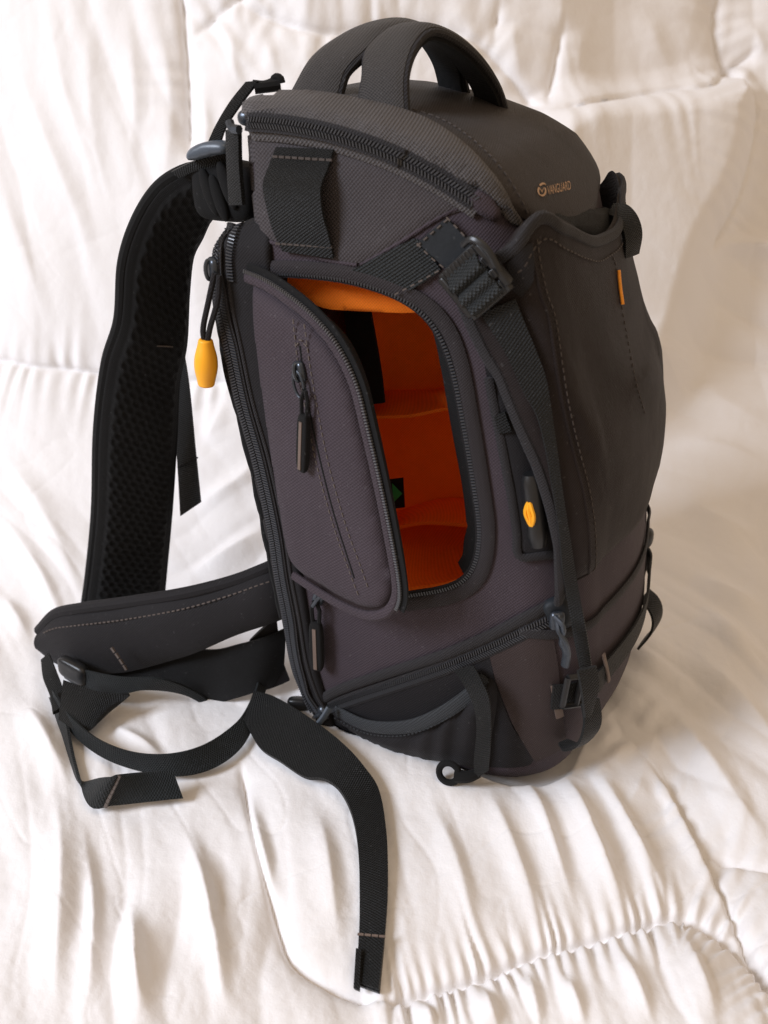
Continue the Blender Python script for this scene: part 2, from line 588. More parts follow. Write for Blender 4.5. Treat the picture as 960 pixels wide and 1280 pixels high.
SEAMS = [  # polyline, groove depth, pucker height, pucker spacing px, reach px
    ([(300, 950), (320, 1060), (350, 1165), (368, 1205), (420, 1235), (480, 1250)], .011, .0, 30, 20),
    ([(470, 1249), (500, 1246), (530, 1237), (605, 1215), (655, 1192), (705, 1177), (760, 1160), (820, 1140),
      (856, 1132), (905, 1155), (945, 1190), (1010, 1260)], .012, .0030, 19, 24),
    ([(765, 890), (830, 965), (880, 1050), (915, 1120), (955, 1205), (1000, 1300)], .012, .001, 30, 30),
    ([(880, 1050), (960, 1070), (1050, 1090)], .008, .001, 30, 30),
    ([(-60, 445), (0, 450), (40, 458), (75, 460), (125, 466), (180, 470), (300, 480)], .013, .0022, 20, 22),
    ([(225, -40), (230, 40), (235, 120), (236, 200)], .016, .001, 30, 30), ([(238, 48), (290, 5), (330, -30)], .012, .002, 25, 40),
    ([(300, 5), (350, 25), (400, 40), (450, 38), (520, 30), (600, 60), (680, 150)], .013, .0014, 26, 26),
    ([(680, 150), (725, 147), (780, 132), (830, 122), (880, 118), (910, 88), (950, 60)], .020, .0018, 30, 34),
    ([(900, -20), (895, 35), (908, 85), (932, 130), (936, 165), (915, 250), (872, 330)], .022, .002, 25, 40),
    ([(705, 20), (692, 90), (680, 150)], .014, .001, 25, 30), ([(615, 60), (625, 0)], .010, .001, 25, 30),
]
for poly, dep, pk, sp, reach in SEAMS:
    P = spl(poly, 28)
    mg = max(90, 4.5 * reach)
    bx_ = np.nonzero((U > P[:, 0].min() - mg) & (U < P[:, 0].max() + mg) & (Vp > P[:, 1].min() - mg) & (Vp < P[:, 1].max() + mg))
    d, sg, al, L = seg_dist(U[bx_], Vp[bx_], P)
    wob = vnoise(al / (sp * 1.9), sg * 3.3 + 7, 12) * 2.6
    ph = al / sp * 2 * math.pi + wob * 3 + d * .012
    ir = .45 + 1.1 * (vnoise(al / (sp * 1.4), sg * 5.0, 13) + .5)
    fade = np.clip((L - al) / 30, 0, 1) * np.clip(al / 30, 0, 1)
    H[bx_] -= dep * (.4 * np.exp(-(d / 3.5) ** 2) + .3 * np.exp(-(d / 9.0) ** 2) + .4 * np.exp(-(d / 26.0) ** 2)) * fade
    H[bx_] += pk * ir * np.sin(ph) * np.exp(-d / (reach * (.6 + .9 * (vnoise(al / (sp * 1.1), sg * 2.0, 14) + .5)))) * d / (d + 3) * 1.25 * fade


def inpoly(X, Y, poly, soft):
    P = np.asarray(poly, float)
    ins = np.zeros(X.shape, bool)
    j = len(P) - 1
    for i in range(len(P)):
        c = ((P[i, 1] > Y) != (P[j, 1] > Y)) & (X < (P[j, 0] - P[i, 0]) * (Y - P[i, 1]) / (P[j, 1] - P[i, 1] + 1e-9) + P[i, 0])
        ins ^= c
        j = i
    d, _, _, _ = seg_dist(X, Y, list(P) + [P[0]])
    t = np.clip(np.where(ins, d, -d) / soft * .5 + .5, 0, 1)
    return t * t * (3 - 2 * t)


H += .095 * inpoly(U, Vp, spl([(690, 150), (780, 134), (880, 120), (920, 110), (934, 160), (914, 250), (870, 330), (838, 440), (812, 500), (640, 520), (560, 300)], 60, True), 44)

P1 = P0 + Nn * H[..., None]
# the bag presses into it: keep the cloth below the bag and let it swell round the base
qx = np.abs(P1[..., 0] - .1365) - (.0915 - .034)
qy = np.abs(P1[..., 1] - .125) - (.110 - .034)
dd = np.hypot(np.maximum(qx, 0), np.maximum(qy, 0)) + np.minimum(np.maximum(qx, qy), 0) - .034
dd = np.maximum(dd, 0)                      # distance outside the flat of the base
rb_ = .024
lim = -.0235 + (rb_ - np.sqrt(np.maximum(rb_ ** 2 - np.minimum(dd, rb_) ** 2, 0))) + 6.0 * np.clip(dd - .021, 0, None)
P1[..., 2] += .007 * np.exp(-((dd - .045) / .03) ** 2) * (P0[..., 2] < .2)
kk_ = .004
hh = np.clip(.5 + .5 * (lim - P1[..., 2]) / kk_, 0, 1)
smin = lim * (1 - hh) + P1[..., 2] * hh - kk_ * hh * (1 - hh)
lo_ = np.minimum(lim, -.0150) - .4 * np.clip(dd - .07, 0, None)
hh = np.clip(.5 + .5 * (smin - lo_) / kk_, 0, 1)
low_z = np.where(dd < .2, lo_ * (1 - hh) + smin * hh, smin)
P1[..., 2] = low_z
DUV_V = P1.reshape(-1, 3)
ii = np.arange(NA * NB).reshape(NB, NA)
q = np.stack([ii[:-1, :-1], ii[:-1, 1:], ii[1:, 1:], ii[1:, :-1]], -1).reshape(-1, 4)
me = bpy.data.meshes.new('duvet')
me.vertices.add(len(DUV_V))
me.vertices.foreach_set('co', DUV_V.astype(np.float32).ravel())
me.loops.add(q.size)
me.loops.foreach_set('vertex_index', q.astype(np.int32).ravel())
me.polygons.add(len(q))
me.polygons.foreach_set('loop_start', np.arange(0, q.size, 4, dtype=np.int32))
me.polygons.foreach_set('loop_total', np.full(len(q), 4, dtype=np.int32))
me.update()
me.validate()
duvet = finish(me, 'duvet', None, None, smooth=180)
duvet['label'] = 'white quilted duvet with puckered seams, spread under and behind the backpack'
duvet['category'] = 'duvet'
m, nt, b = newmat('cotton')
tc = nd(nt, 'ShaderNodeTexCoord')
n1 = nd(nt, 'ShaderNodeTexNoise', i_Scale=60.0, i_Detail=6.0, i_Roughness=.65)
n2 = nd(nt, 'ShaderNodeTexNoise', i_Scale=700.0, i_Detail=2.0)
for n in (n1, n2):
    nt.links.new(tc.outputs['Object'], n.inputs['Vector'])
bp = nd(nt, 'ShaderNodeBump', i_Strength=.28, i_Distance=.003)
nt.links.new(n1.outputs[0], bp.inputs['Height'])
bp2 = nd(nt, 'ShaderNodeBump', i_Strength=.25, i_Distance=.0004)
nt.links.new(n2.outputs[0], bp2.inputs['Height'])
nt.links.new(bp.outputs[0], bp2.inputs['Normal'])
nt.links.new(bp2.outputs[0], b.inputs['Normal'])
b.inputs['Base Color'].default_value = (.83, .815, .815, 1)
b.inputs['Roughness'].default_value = .85
b.inputs['Specular IOR Level'].default_value = .2
b.inputs['Sheen Weight'].default_value = .2
me.materials.append(m)
gstep = max(1, 4)
sub = ii[::gstep, ::gstep]
vv = DUV_V[sub.reshape(-1)]
kk = np.arange(sub.size).reshape(sub.shape)
GROUND = BVHTree.FromPolygons([tuple(p) for p in vv], [tuple(int(i) for i in f) for f in np.stack([kk[:-1, :-1], kk[:-1, 1:], kk[1:, 1:], kk[1:, :-1]], -1).reshape(-1, 4)])

# ------------------------------------------------------------------ the backpack
BAG_BASE = Vector((.13, .135, -.014))
BAG = empty('backpack', BAG_BASE)
BAG['label'] = 'dark grey camera backpack with open side flap and orange lining, standing on the duvet'
BAG['category'] = 'backpack'
ROOT_INV = Matrix.Translation(-BAG_BASE)

WID = .25
ZB = -.022
XFZ = ([-.02, 0, .03, .08, .15, .25, .35, .43, .47, .54], [.232, .243, .254, .259, .252, .235, .225, .211, .195, .180])
XBZ = ([-.02, 0, .05, .19, .31, .40, .47], [.036, .030, .018, .004, .002, .001, 0.0])
TOPX = ([-.03, 0, .05, .1, .14, .167, .19, .215, .25], [.472, .471, .468, .460, .449, .437, .418, .390, .35])


def sec(s, x0, x1, y0, y1, rb, rf, bs, bf):
    k = int(s) % 8
    t = s - int(s)
    if k == 0:
        return x0 + rb + (x1 - rf - x0 - rb) * t, y0 - bs * math.sin(math.pi * t)
    if k == 1:
        a = (t - 1) * math.pi / 2
        return x1 - rf + rf * math.cos(a), y0 + rf + rf * math.sin(a)
    if k == 2:
        return x1 + bf * math.sin(math.pi * t), y0 + rf + (y1 - y0 - 2 * rf) * t
    if k == 3:
        a = t * math.pi / 2
        return x1 - rf + rf * math.cos(a), y1 - rf + rf * math.sin(a)
    if k == 4:
        return x1 - rf + (x0 + rb - x1 + rf) * t, y1 + bs * math.sin(math.pi * t)
    if k == 5:
        a = math.pi / 2 + t * math.pi / 2
        return x0 + rb + rb * math.cos(a), y1 - rb + rb * math.sin(a)
    if k == 6:
        return x0, y1 - rb + (y0 - y1 + 2 * rb) * t
    a = math.pi + t * math.pi / 2
    return x0 + rb + rb * math.cos(a), y0 + rb + rb * math.sin(a)


def sst(a, b, x):
    t = min(1, max(0, (x - a) / (b - a)))
    return t * t * (3 - 2 * t)


def body_pt(s, z, off=0.0):
    """outer shell: s runs round the plan (0-1 near side, 1-2 corner, 2-3 front, ...), z is the nominal height"""
    ins = 0
    rr = .024
    if z < ZB + rr:
        ins = rr - math.sqrt(max(0, rr * rr - (ZB + rr - z) ** 2))
    x0 = float(np.interp(z, *XBZ)) + ins * .35
    x1 = float(np.interp(z, *XFZ)) - ins
    wid = WID - .035 * sst(.22, .47, z)
    x, y = sec(s, x0 - off, x1 + off, ins - off, wid - ins + off, .022, .048, .006, .010)
    top = float(np.interp(x, *TOPX))
    return Vector((x, y, z + sst(.24, .47, z) * (top - .47)))


S_BODY = []
for k, n in enumerate((30, 10, 22, 10, 20, 5, 16, 5)):
    S_BODY += [k + i / n for i in range(n)]


def loft(rings, cap0=True, cap1=True):
    V, F = [], []
    n = len(rings[0])
    for r in rings:
        V += r
    for i in range(len(rings) - 1):
        for j in range(n):
            a, b = i * n + j, i * n + (j + 1) % n
            F.append((a, b, b + n, a + n))
    if cap0:
        V.append(sum((Vector(p) for p in rings[0]), Vector()) / n)
        F += [((j + 1) % n, j, len(V) - 1) for j in range(n)]
    if cap1:
        V.append(sum((Vector(p) for p in rings[-1]), Vector()) / n)
        o = (len(rings) - 1) * n
        F += [(o + j, o + (j + 1) % n, len(V) - 1) for j in range(n)]
    return V, F


zs = [ZB + .024 * (1 - math.cos(a)) for a in np.linspace(0, math.pi / 2, 7)] + list(np.linspace(.014, .47, 42))
body_rings = [[body_pt(s, z) for s in S_BODY] for z in zs]
bodyV, bodyF = loft(body_rings)
BODY = BVHTree.FromPolygons(bodyV, bodyF)

# lid: rim band that overhangs the walls by 3 mm, then the dome
LC = (.085, (WID - .035) / 2)


def lid_pt(s, phi):
    r = body_pt(s, .47, .0015)
    c = max(0, math.cos(phi)) ** .62
    q = math.sin(phi) ** .85
    x = LC[0] + (r.x - LC[0]) * c
    y = LC[1] + (r.y - LC[1]) * c
    hgt = .011
    top = float(np.interp(x, *TOPX))
    return Vector((x, y, top + .004 + hgt * q))


lid_rings = [[lid_pt(s, p) for s in S_BODY] for p in np.linspace(0, math.pi / 2 * .985, 22)]
low = [[Vector((p.x, p.y, p.z - .004)) for p in lid_rings[0]]]
lidV, lidF = loft(low + lid_rings)
LID = BVHTree.FromPolygons(lidV, lidF)
mb = MB()
mb.add(lidV, lidF)
lid = mb.build('lid', M['smooth'], BAG, smooth=60)

# ------------------------------------------------------------------ side opening cut into the shell
HOLE_PX = [(338, 346), (365, 339), (430, 344), (490, 362), (528, 384), (552, 412), (568, 455), (583, 530), (596, 610), (602, 660),
           (598, 700), (584, 724), (556, 738), (510, 746), (470, 744), (430, 728), (400, 690), (382, 600), (365, 480), (346, 400)]
hp, hn = lay(HOLE_PX, BODY, 90, closed=True)
hole = [(p[0], p[2]) for p in hp]
hc = np.mean(np.array(hole), axis=0)


def ring_at(y, grow, flat=0.0):
    out = []
    for x, z in hole:
        dx, dz = x - hc[0], z - hc[1]
        l = math.hypot(dx, dz)
        g = 1 + grow / l
        out.append(Vector((max(.020, hc[0] + dx * g) if grow else hc[0] + dx, y, hc[1] + dz * g)))
    return out


cutV, cutF = loft([ring_at(-.06, 0), ring_at(.010, 0), ring_at(.0135, .010), ring_at(.05, .014), ring_at(.10, .012), ring_at(.122, -.004), ring_at(.127, -.02)])


def rawmesh(name, V, F):
    me = bpy.data.meshes.new(name)
    me.from_pydata([tuple(v) for v in V], [], F)
    bm = bmesh.new()
    bm.from_mesh(me)
    bmesh.ops.recalc_face_normals(bm, faces=bm.faces)
    bm.to_mesh(me)
    bm.free()
    o = bpy.data.objects.new(name, me)
    COL.objects.link(o)
    return o


bo, co = rawmesh('tmp_body', bodyV, bodyF), rawmesh('tmp_cut', cutV, cutF)
md = bo.modifiers.new('cut', 'BOOLEAN')
md.operation = 'DIFFERENCE'
md.solver = 'EXACT'
md.object = co
dg = bpy.context.evaluated_depsgraph_get()
dg.update()
cutme = bpy.data.meshes.new_from_object(bo.evaluated_get(dg))
bpy.data.objects.remove(bo)
bpy.data.objects.remove(co)
inside, outside = [], []
V = [v.co.copy() for v in cutme.vertices]
for p in cutme.polygons:
    d = BODY.find_nearest(p.center)[3]
    (inside if d > .0012 else outside).append(tuple(p.vertices))


def submesh(Vs, Fs):
    used = sorted({i for f in Fs for i in f})
    mp = {a: b for b, a in enumerate(used)}
    return [Vs[i] for i in used], [tuple(mp[i] for i in f) for f in Fs]


mb = MB()
mb.add(*submesh(V, outside))
body = mb.build('main_body', M['nylon'], BAG, smooth=50)
mb = MB()
mb.add(*submesh(V, inside))
lining = mb.build('interior_lining', M['orange'], BAG, smooth=40, label='orange fabric lining inside the side opening')

# ------------------------------------------------------------------ builders for trims
def strip(parent, name, mat, P, N, width, thick, k=2, label=None, rnd=.3):
    T = tangents(P)
    side = nrm(np.cross(N, T))
    mb = MB()
    mb.sheet(P - side * width / 2, P + side * width / 2, thick, k=k, N=N, rnd=rnd)
    return mb.build(name, mat, parent, label=label)


def stitches(parent, P, N, dash=.0030, gap=.0022, r=.00042, mat=None, name='stitching'):
    P2, N2 = resample(P, N, dash + gap)
    T = tangents(P2)
    S = nrm(np.cross(N2, T))
    mb = MB()
    for i in range(len(P2)):
        mb.box(P2[i] + N2[i] * r * .6, T[i], S[i], N2[i], dash / 2, r, r * .8)
    return mb.build(name, mat or M['thread'], parent, smooth=None, kind='stuff')


def coil(parent, P, N, pitch=.0021, half=.0017, gap=.0004, hgt=.0009, rows=(-1, 1), name='zip_teeth', mat=None):
    P2, N2 = resample(P, N, pitch)
    T = tangents(P2)
    S = nrm(np.cross(N2, T))
    mb = MB()
    for r in rows:
        for i in range(len(P2)):
            c = P2[i] + S[i] * r * (half + gap) + T[i] * (pitch * .25 * r) + N2[i] * hgt * .6
            # a little rounded bead: 8-sided prism squeezed along the zip
            V = []
            for a in range(6):
                an = a * math.pi / 3
                V.append(c - S[i] * half - T[i] * pitch * .3 * r + T[i] * pitch * .34 * math.cos(an) + N2[i] * hgt * math.sin(an))
            for a in range(6):
                an = a * math.pi / 3
                V.append(c + S[i] * half + T[i] * pitch * .3 * r + T[i] * pitch * .34 * math.cos(an) + N2[i] * hgt * math.sin(an))
            mb.add(V, [(a, (a + 1) % 6, 6 + (a + 1) % 6, 6 + a) for a in range(6)] + [(5, 4, 3, 2, 1, 0), (6, 7, 8, 9, 10, 11)])
    return mb.build(name, mat or M['tooth'], parent, smooth=60, kind='stuff')


def zipper(parent, name, P, N, width=.013, tape='bind', rows=(-1, 1), lift=.0012, pitch=.0021, half=.0017):
    z = strip(parent, name, M[tape], P + N * .0006, N, width, .0014)
    coil(z, P + N * lift, N, rows=rows, pitch=pitch, half=half)
    return z


def blob(name, mat, parent, c, ax, ay, az, rx, ry, rz, p=2.6, nu=20, nv=12, label=None, taper=0.0):
    """rounded-box solid (superellipsoid)"""
    c, ax, ay, az = map(np.asarray, (c, ax, ay, az))
    f = lambda v: math.copysign(abs(v) ** (2 / p), v)
    rings = []
    for i in range(1, nv):
        ph = -math.pi / 2 + math.pi * i / nv
        ring = []
        for j in range(nu):
            th = 2 * math.pi * j / nu
            tz = f(math.sin(ph))
            kx = 1 + taper * tz
            ring.append(Vector(c + ax * rx * kx * f(math.cos(ph)) * f(math.cos(th)) + ay * ry * kx * f(math.cos(ph)) * f(math.sin(th)) + az * rz * tz))
        rings.append(ring)
    V, F = loft(rings)
    mb = MB()
    mb.add(V, F)
    return mb.build(name, mat, parent, smooth=70, label=label)


def frame_at(pa, pb, n):
    """axes at a: x towards b, z along n"""
    x = nrm(np.asarray(pb, float) - np.asarray(pa, float))
    z = nrm(np.asarray(n, float) - x * np.dot(x, n))
    return x, np.cross(z, x), z


def patch(name, mat, parent, outline, surf, off=.0012, thick=.002, bulge=0.0, step=6, smooth=True, closed_n=None, bump=None, lip=14.0, label=None, sm=50):
    """a sewn-on panel: outline traced on the surface, filled with small faces, own thickness, edges rolled"""
    o = np.asarray(outline, float)
    per = np.linalg.norm(np.diff(np.concatenate([o, o[:1]]), axis=0), axis=1).sum()
    n = max(12, int(per / step))
    B = spl(o, n, True) if smooth else lin(o, n, True)
    lo, hi = B.min(0), B.max(0)
    pts = [Vector((float(a), float(b))) for a, b in B]
    gx, gy = np.meshgrid(np.arange(lo[0], hi[0], step), np.arange(lo[1], hi[1], step))
    G = np.stack([gx.ravel(), gy.ravel()], 1)
    d, sg, al, L = seg_dist(G[:, 0], G[:, 1], np.concatenate([B, B[:1]]))
    ins = np.zeros(len(G), bool)
    j = n - 1
    for i in range(n):
        c = ((B[i, 1] > G[:, 1]) != (B[j, 1] > G[:, 1])) & (G[:, 0] < (B[j, 0] - B[i, 0]) * (G[:, 1] - B[i, 1]) / (B[j, 1] - B[i, 1] + 1e-9) + B[i, 0])
        ins ^= c
        j = i
    keep = ins & (d > step * .55)
    pts += [Vector((float(a), float(b))) for a, b in G[keep]]
    r = delaunay_2d_cdt(pts, [], [list(range(n))], 1, 1e-5)
    v2, tris = r[0], r[2]
    V2 = np.array([(v.x, v.y) for v in v2])
    d, _, _, _ = seg_dist(V2[:, 0], V2[:, 1], np.concatenate([B, B[:1]]))
    top, bot = [], []
    for i, (a, b) in enumerate(V2):
        p, nn = hit(a, b, surf)
        e = min(1, d[i] / lip)
        e = math.sqrt(max(0, 1 - (1 - e) ** 2))
        h = off + bulge * e + (bump(a, b, d[i]) if bump else 0)
        top.append(p + nn * h)
        bot.append(p + nn * (off - thick))
    m = len(top)
    F = [tuple(t) for t in tris] + [tuple(m + i for i in reversed(t)) for t in tris]
    cnt = {}
    for t in tris:
        for i in range(len(t)):
            e = (t[i], t[(i + 1) % len(t)])
            cnt[e] = 1
    for (a, b) in list(cnt):
        if (b, a) not in cnt:
            F.append((b, a, m + a, m + b))
    mb = MB()
    mb.add(top + bot, F)
    return mb.build(name, mat, parent, smooth=sm, label=label)


def E(pts, n=40):
    """(px, py, y) list -> smooth 3-D line; each point lies at world depth y"""
    return spl([tuple(hit(a, b, ('y', c))[0]) for a, b, c in pts], n)


def G(pts, n=40, up=.002):
    """(px, py[, extra height]) list -> line lying on the duvet"""
    out = []
    for q in pts:
        h = up + (q[2] if len(q) > 2 else 0)
        p, _ = hit(q[0], q[1], GROUND)
        if h > .006:      # raise by moving along the sight line to the level plane
            p, _ = hit(q[0], q[1], ('z', p.z + h))
        else:
            p = p + Vector((0, 0, h))
        out.append(tuple(p))
    return spl(out, n)


def belt(name, mat, parent, A, B, th=.0024, k=4, label=None, bump=None, rnd=.2):
    mb = MB()
    mb.sheet(A, B, th, k=k, bump=bump, rnd=rnd)
    return mb.build(name, mat, parent, label=label)


def cord_pull(parent, name, a, b, n, mat, r=.0026, core=None):
    """zip pull: folded cord loop with a heat-shrink sleeve"""
    a, b, n = map(np.asarray, (a, b, n))
    x, y, z = frame_at(a, b, n)
    L = np.linalg.norm(b - a)
    o = blob(name, mat, parent, (a * .35 + b * .65), y, z, x, r * 1.5, r * .9, L * .37, p=4)
    mb = MB()
    for s in (-1, 1):
        mb.tube(np.array([a + y * s * r * .2, a + x * L * .12 + y * s * r * .9, a + x * L * .3 + y * s * r * .7]), r * .42, 6)
    mb.build('cord_loop', M['black'], o)
    if core:
        mb = MB()
        mb.box(a * .33 + b * .67 + z * r * .92, x, y, z, L * .30, r * .38, r * .12)
        mb.build('trim_strip', M[core], o)
    return o


def slider(parent, c, t, n, s=1.0, mat='metal'):
    """zip slider: flared body with a bridge"""
    c, t, n = map(np.asarray, (c, t, n))
    x, y, z = frame_at(c, c + t, n)
    o = blob('zip_slider', M[mat], parent, c + z * .0018, x, y, z, .0062 * s, .0044 * s, .0020 * s, p=3.5, taper=-.15)
    th = np.linspace(0, math.pi, 9)
    mb = MB()
    mb.tube(np.array([c + z * (.0030 * s + .0022 * s * math.sin(a)) + x * (.0052 * s * math.cos(a)) for a in th]), .0011 * s, 6)
    mb.build('slider_bridge', M[mat], o)
    return o


# ------------------------------------------------------------------ back panel with its zip
XK = ([-.016, .0, .05, .12, .22, .31, .36, .385, .398, .406], [.034, .027, .010, .000, -.012, -.029, -.031, -.027, -.018, -.004])
kr = []
for z in np.concatenate([np.linspace(-.012, .36, 26), np.linspace(.37, .406, 10)]):
    xk = float(np.interp(z, *XK))
    xw = float(np.interp(z, *XBZ)) + .02
    e = .0045 - max(0, (z - .392)) * .45
    kr.append([Vector((*sec(s, xk, xw, -e, WID + e, .012, .004, 0, 0), z)) for s in S_BODY])
bkV, bkF = loft(kr)
BACKP = BVHTree.FromPolygons(bkV, bkF)
mb = MB()
mb.add(bkV, bkF)
back = mb.build('back_panel', M['dark'], BAG, smooth=60)
ALLV = list(bodyV) + list(lidV) + list(bkV)
ob, ol = len(bodyV), len(bodyV) + len(lidV)
ALL = BVHTree.FromPolygons(ALLV, list(bodyF) + [tuple(i + ob for i in f) for f in lidF] + [tuple(i + ol for i in f) for f in bkF])

ZP = [(300, 266), (284, 282), (275, 305), (272, 335), (277, 380), (289, 436), (303, 502), (324, 577), (342, 660), (351, 720), (361, 772), (370, 827), (383, 868), (394, 888)]
P, N = lay(ZP, ALL, 120)
zb_ = zipper(BAG, 'back_zip', P, N, .013, 'bind', half=.0022)
P, N = lay([(304, 278), (293, 296), (288, 320), (290, 350)], ALL, 30)
coil(zb_, P + N * .0012, N, rows=(0,), half=.0024)
P, N = lay([(q[0] - 13, q[1] + 2) for q in ZP[2:11]], ALL, 80)
mb = MB()
mb.tube(P, .0030, 8)
mb.build('piping', M['black'], BAG)
P, N = lay([(q[0] + 13, q[1] - 1) for q in ZP[3:]], ALL, 80)
mb = MB()
mb.tube(P, .0016, 8)
mb.build('piping', M['bind'], BAG)
# slider with the orange toggle on its cord
p, n = hit(271, 336, ALL)
slider(zb_, np.array(p) + np.array(n) * .002, np.array((0, 0, 1.0)), n, 1.3)
tog_a = hit(257, 424, ('y', -.014))[0]
tog_b = hit(258, 482, ('y', -.014))[0]
x, y, z = frame_at(tog_a, tog_b, Vector((0, -1, 0)))
Lt = (tog_b - tog_a).length
mb = MB()
rad = np.array([.0052, .0060, .0072, .0082, .0086, .0085, .0078, .0068, .0060])
rad = spl(np.c_[np.arange(9), rad], 28)[:, 1]
PT = np.array([np.array(tog_a) + x * Lt * t for t in np.linspace(0, 1, 28)])
mb.tube(PT, rad * .98, 20)
tog = mb.build('zip_toggle', M['orange_rubber'], zb_, smooth=50, label='bright orange rubber zip toggle', bevel=.0012)
mb = MB()
mb.tube(E([(268, 342, -.012), (261, 375, -.015), (254, 410, -.015), (256, 428, -.014)], 20), .0021, 8)
mb.tube(E([(274, 344, -.011), (272, 375, -.014), (263, 408, -.015), (259, 428, -.014)], 20), .0021, 8)
mb.build('toggle_cord', M['dark'], zb_)

# ------------------------------------------------------------------ lid band, zip and logo
patch('lid_band', M['rip'], lid, [(301, 136), (310, 123), (345, 114), (400, 118), (450, 127), (500, 139), (545, 158), (585, 188), (616, 222), (640, 258), (651, 282), (634, 276),
      (612, 250), (575, 224), (530, 200), (480, 177), (420, 159), (370, 150), (320, 146)], ALL, .0022, .003, bulge=.0022, step=7, lip=10)
P, N = lay([(478, 131), (520, 139), (560, 154), (600, 183), (633, 220), (655, 258), (664, 280)], ALL, 60)
stitches(lid, P + N * .0004, N, mat=M['thread_dark'])
ZL = [(296, 152), (330, 152), (370, 156), (420, 166), (480, 186), (530, 210), (568, 232), (594, 250)]
P, N = lay(ZL, ALL, 90)
for _ in range(10):
    N[1:-1] = nrm(N[1:-1] + N[:-2] + N[2:])
lz = zipper(BAG, 'lid_zip', P + N * .0035, N, .0115, 'bind', lift=.0014, half=.0015, pitch=.0023)
P, N = lay([(q[0] + 2, q[1] + 15) for q in ZL], BODY, 80)
strip(BAG, 'zip_guard', M['rip'], P + N * .0022, N, .0085, .0030, k=4, rnd=.8)
patch('zip_garage', M['nylon'], BAG, [(584, 250), (594, 236), (612, 244), (624, 262), (620, 276), (602, 270)], ALL, .003, .004, bulge=.003, step=5, lip=8)
blob('zip_end', M['metal'], BAG, np.array(hit(294, 149, ALL)[0]), (1, 0, 0), (0, 1, 0), (0, 0, 1), .006, .004, .005, p=2.2)


def text_px(parent, name, mat, body, size, org, ux, uy, surf, off=.0006, font_scale=1.0):
    """flat print laid onto a surface: glyph outlines carried over from the photograph's frame"""
    cu = bpy.data.curves.new('tmp', 'FONT')
    cu.body = body
    cu.size = 1
    cu.resolution_u = 6
    o = bpy.data.objects.new('tmp', cu)
    COL.objects.link(o)
    dg = bpy.context.evaluated_depsgraph_get()
    me = bpy.data.meshes.new_from_object(o.evaluated_get(dg))
    bpy.data.objects.remove(o)
    wv = max(v.co.x for v in me.vertices)
    hv = max(v.co.y for v in me.vertices)
    V = []
    for v in me.vertices:
        a, b = v.co.x / wv, v.co.y / hv
        px, py = org[0] + ux[0] * a + uy[0] * b, org[1] + ux[1] * a + uy[1] * b
        p, n = hit(px, py, surf)
        V.append(p + n * off)
    mb = MB()
    mb.add(V, [tuple(p.vertices) for p in me.polygons])
    return mb.build(name, mat, parent, smooth=None)


text_px(lid, 'logo_text', M['gold'], 'VANGUARD', 1, (684.0, 244.2), (29.0, -7.0), (-1.2, -11.0), LID)
P, N = lay([(676.6 + 4.6 * math.cos(a), 239.2 + 6.0 * math.sin(a)) for a in np.linspace(R_(-40), R_(220), 22)], LID, 30)
lg = strip(lid, 'logo_ring', M['gold'], P + N * .0006, N, .0012, .0004)
text_px(lid, 'logo_letter', M['gold'], 'V', 1, (674.2, 242.2), (5.0, -1.0), (-.4, -5.8), LID, .0007)
P, N = lay([(674.0, 232.5), (677.6, 230.2), (681.0, 231.0)], LID, 8)
strip(lid, 'logo_cap', M['gold'], P + N * .0006, N, .0014, .0004)

patch('upper_side', M['upper'], BAG, [(304, 176), (340, 175), (400, 183), (460, 199), (520, 224), (560, 243), (590, 256), (548, 274), (500, 302), (452, 328), (405, 321), (365, 308), (330, 296), (306, 289)], BODY, .0010, .003, step=7, bulge=.0012, lip=16)  # paler overlay that paints in the sheen of the upper side
# ------------------------------------------------------------------ webbing loop on the upper side
LA = [(350, 183, 0), (346, 205, .35), (346, 228, 1), (350, 258, .9), (352, 285, .5), (358, 312, 0)]
LB = [(421, 186, 0), (418, 208, .35), (416, 230, 1), (417, 262, .9), (420, 290, .5), (421, 321, 0)]


def lifted(L, n, mx):
    pp = spl(L, n)
    out = []
    for a, b, c in pp:
        p, nn = hit(a, b, BODY)
        out.append(p + nn * (.0036 + mx * max(0, c)))
    return np.array(out)


belt('side_loop', M['webblack'], BAG, lifted(LA, 40, .010), lifted(LB, 40, .010), .0022, k=6)
for yy, dx in ((195, 0), (303, 3)):
    P, N = lay([(352 + dx, yy - 1), (418, yy + 3)], BODY, 24)
    stitches(BAG, P + N * .0058, N, .004, .0006, .0007, M['thread_dark'])
for pth in ([(303, 291), (330, 299), (365, 311), (405, 324), (447, 331)], [(452, 331), (500, 303), (545, 274), (588, 252)]):
    P, N = lay(pth, BODY, 50)
    mb = MB()
    mb.tube(P + N * .0002, .0016, 8)
    mb.build('seam', M['nylon'], BAG)
    stitches(BAG, P + np.array([0, -.0004, .0035]), N, mat=M['thread_dark'])

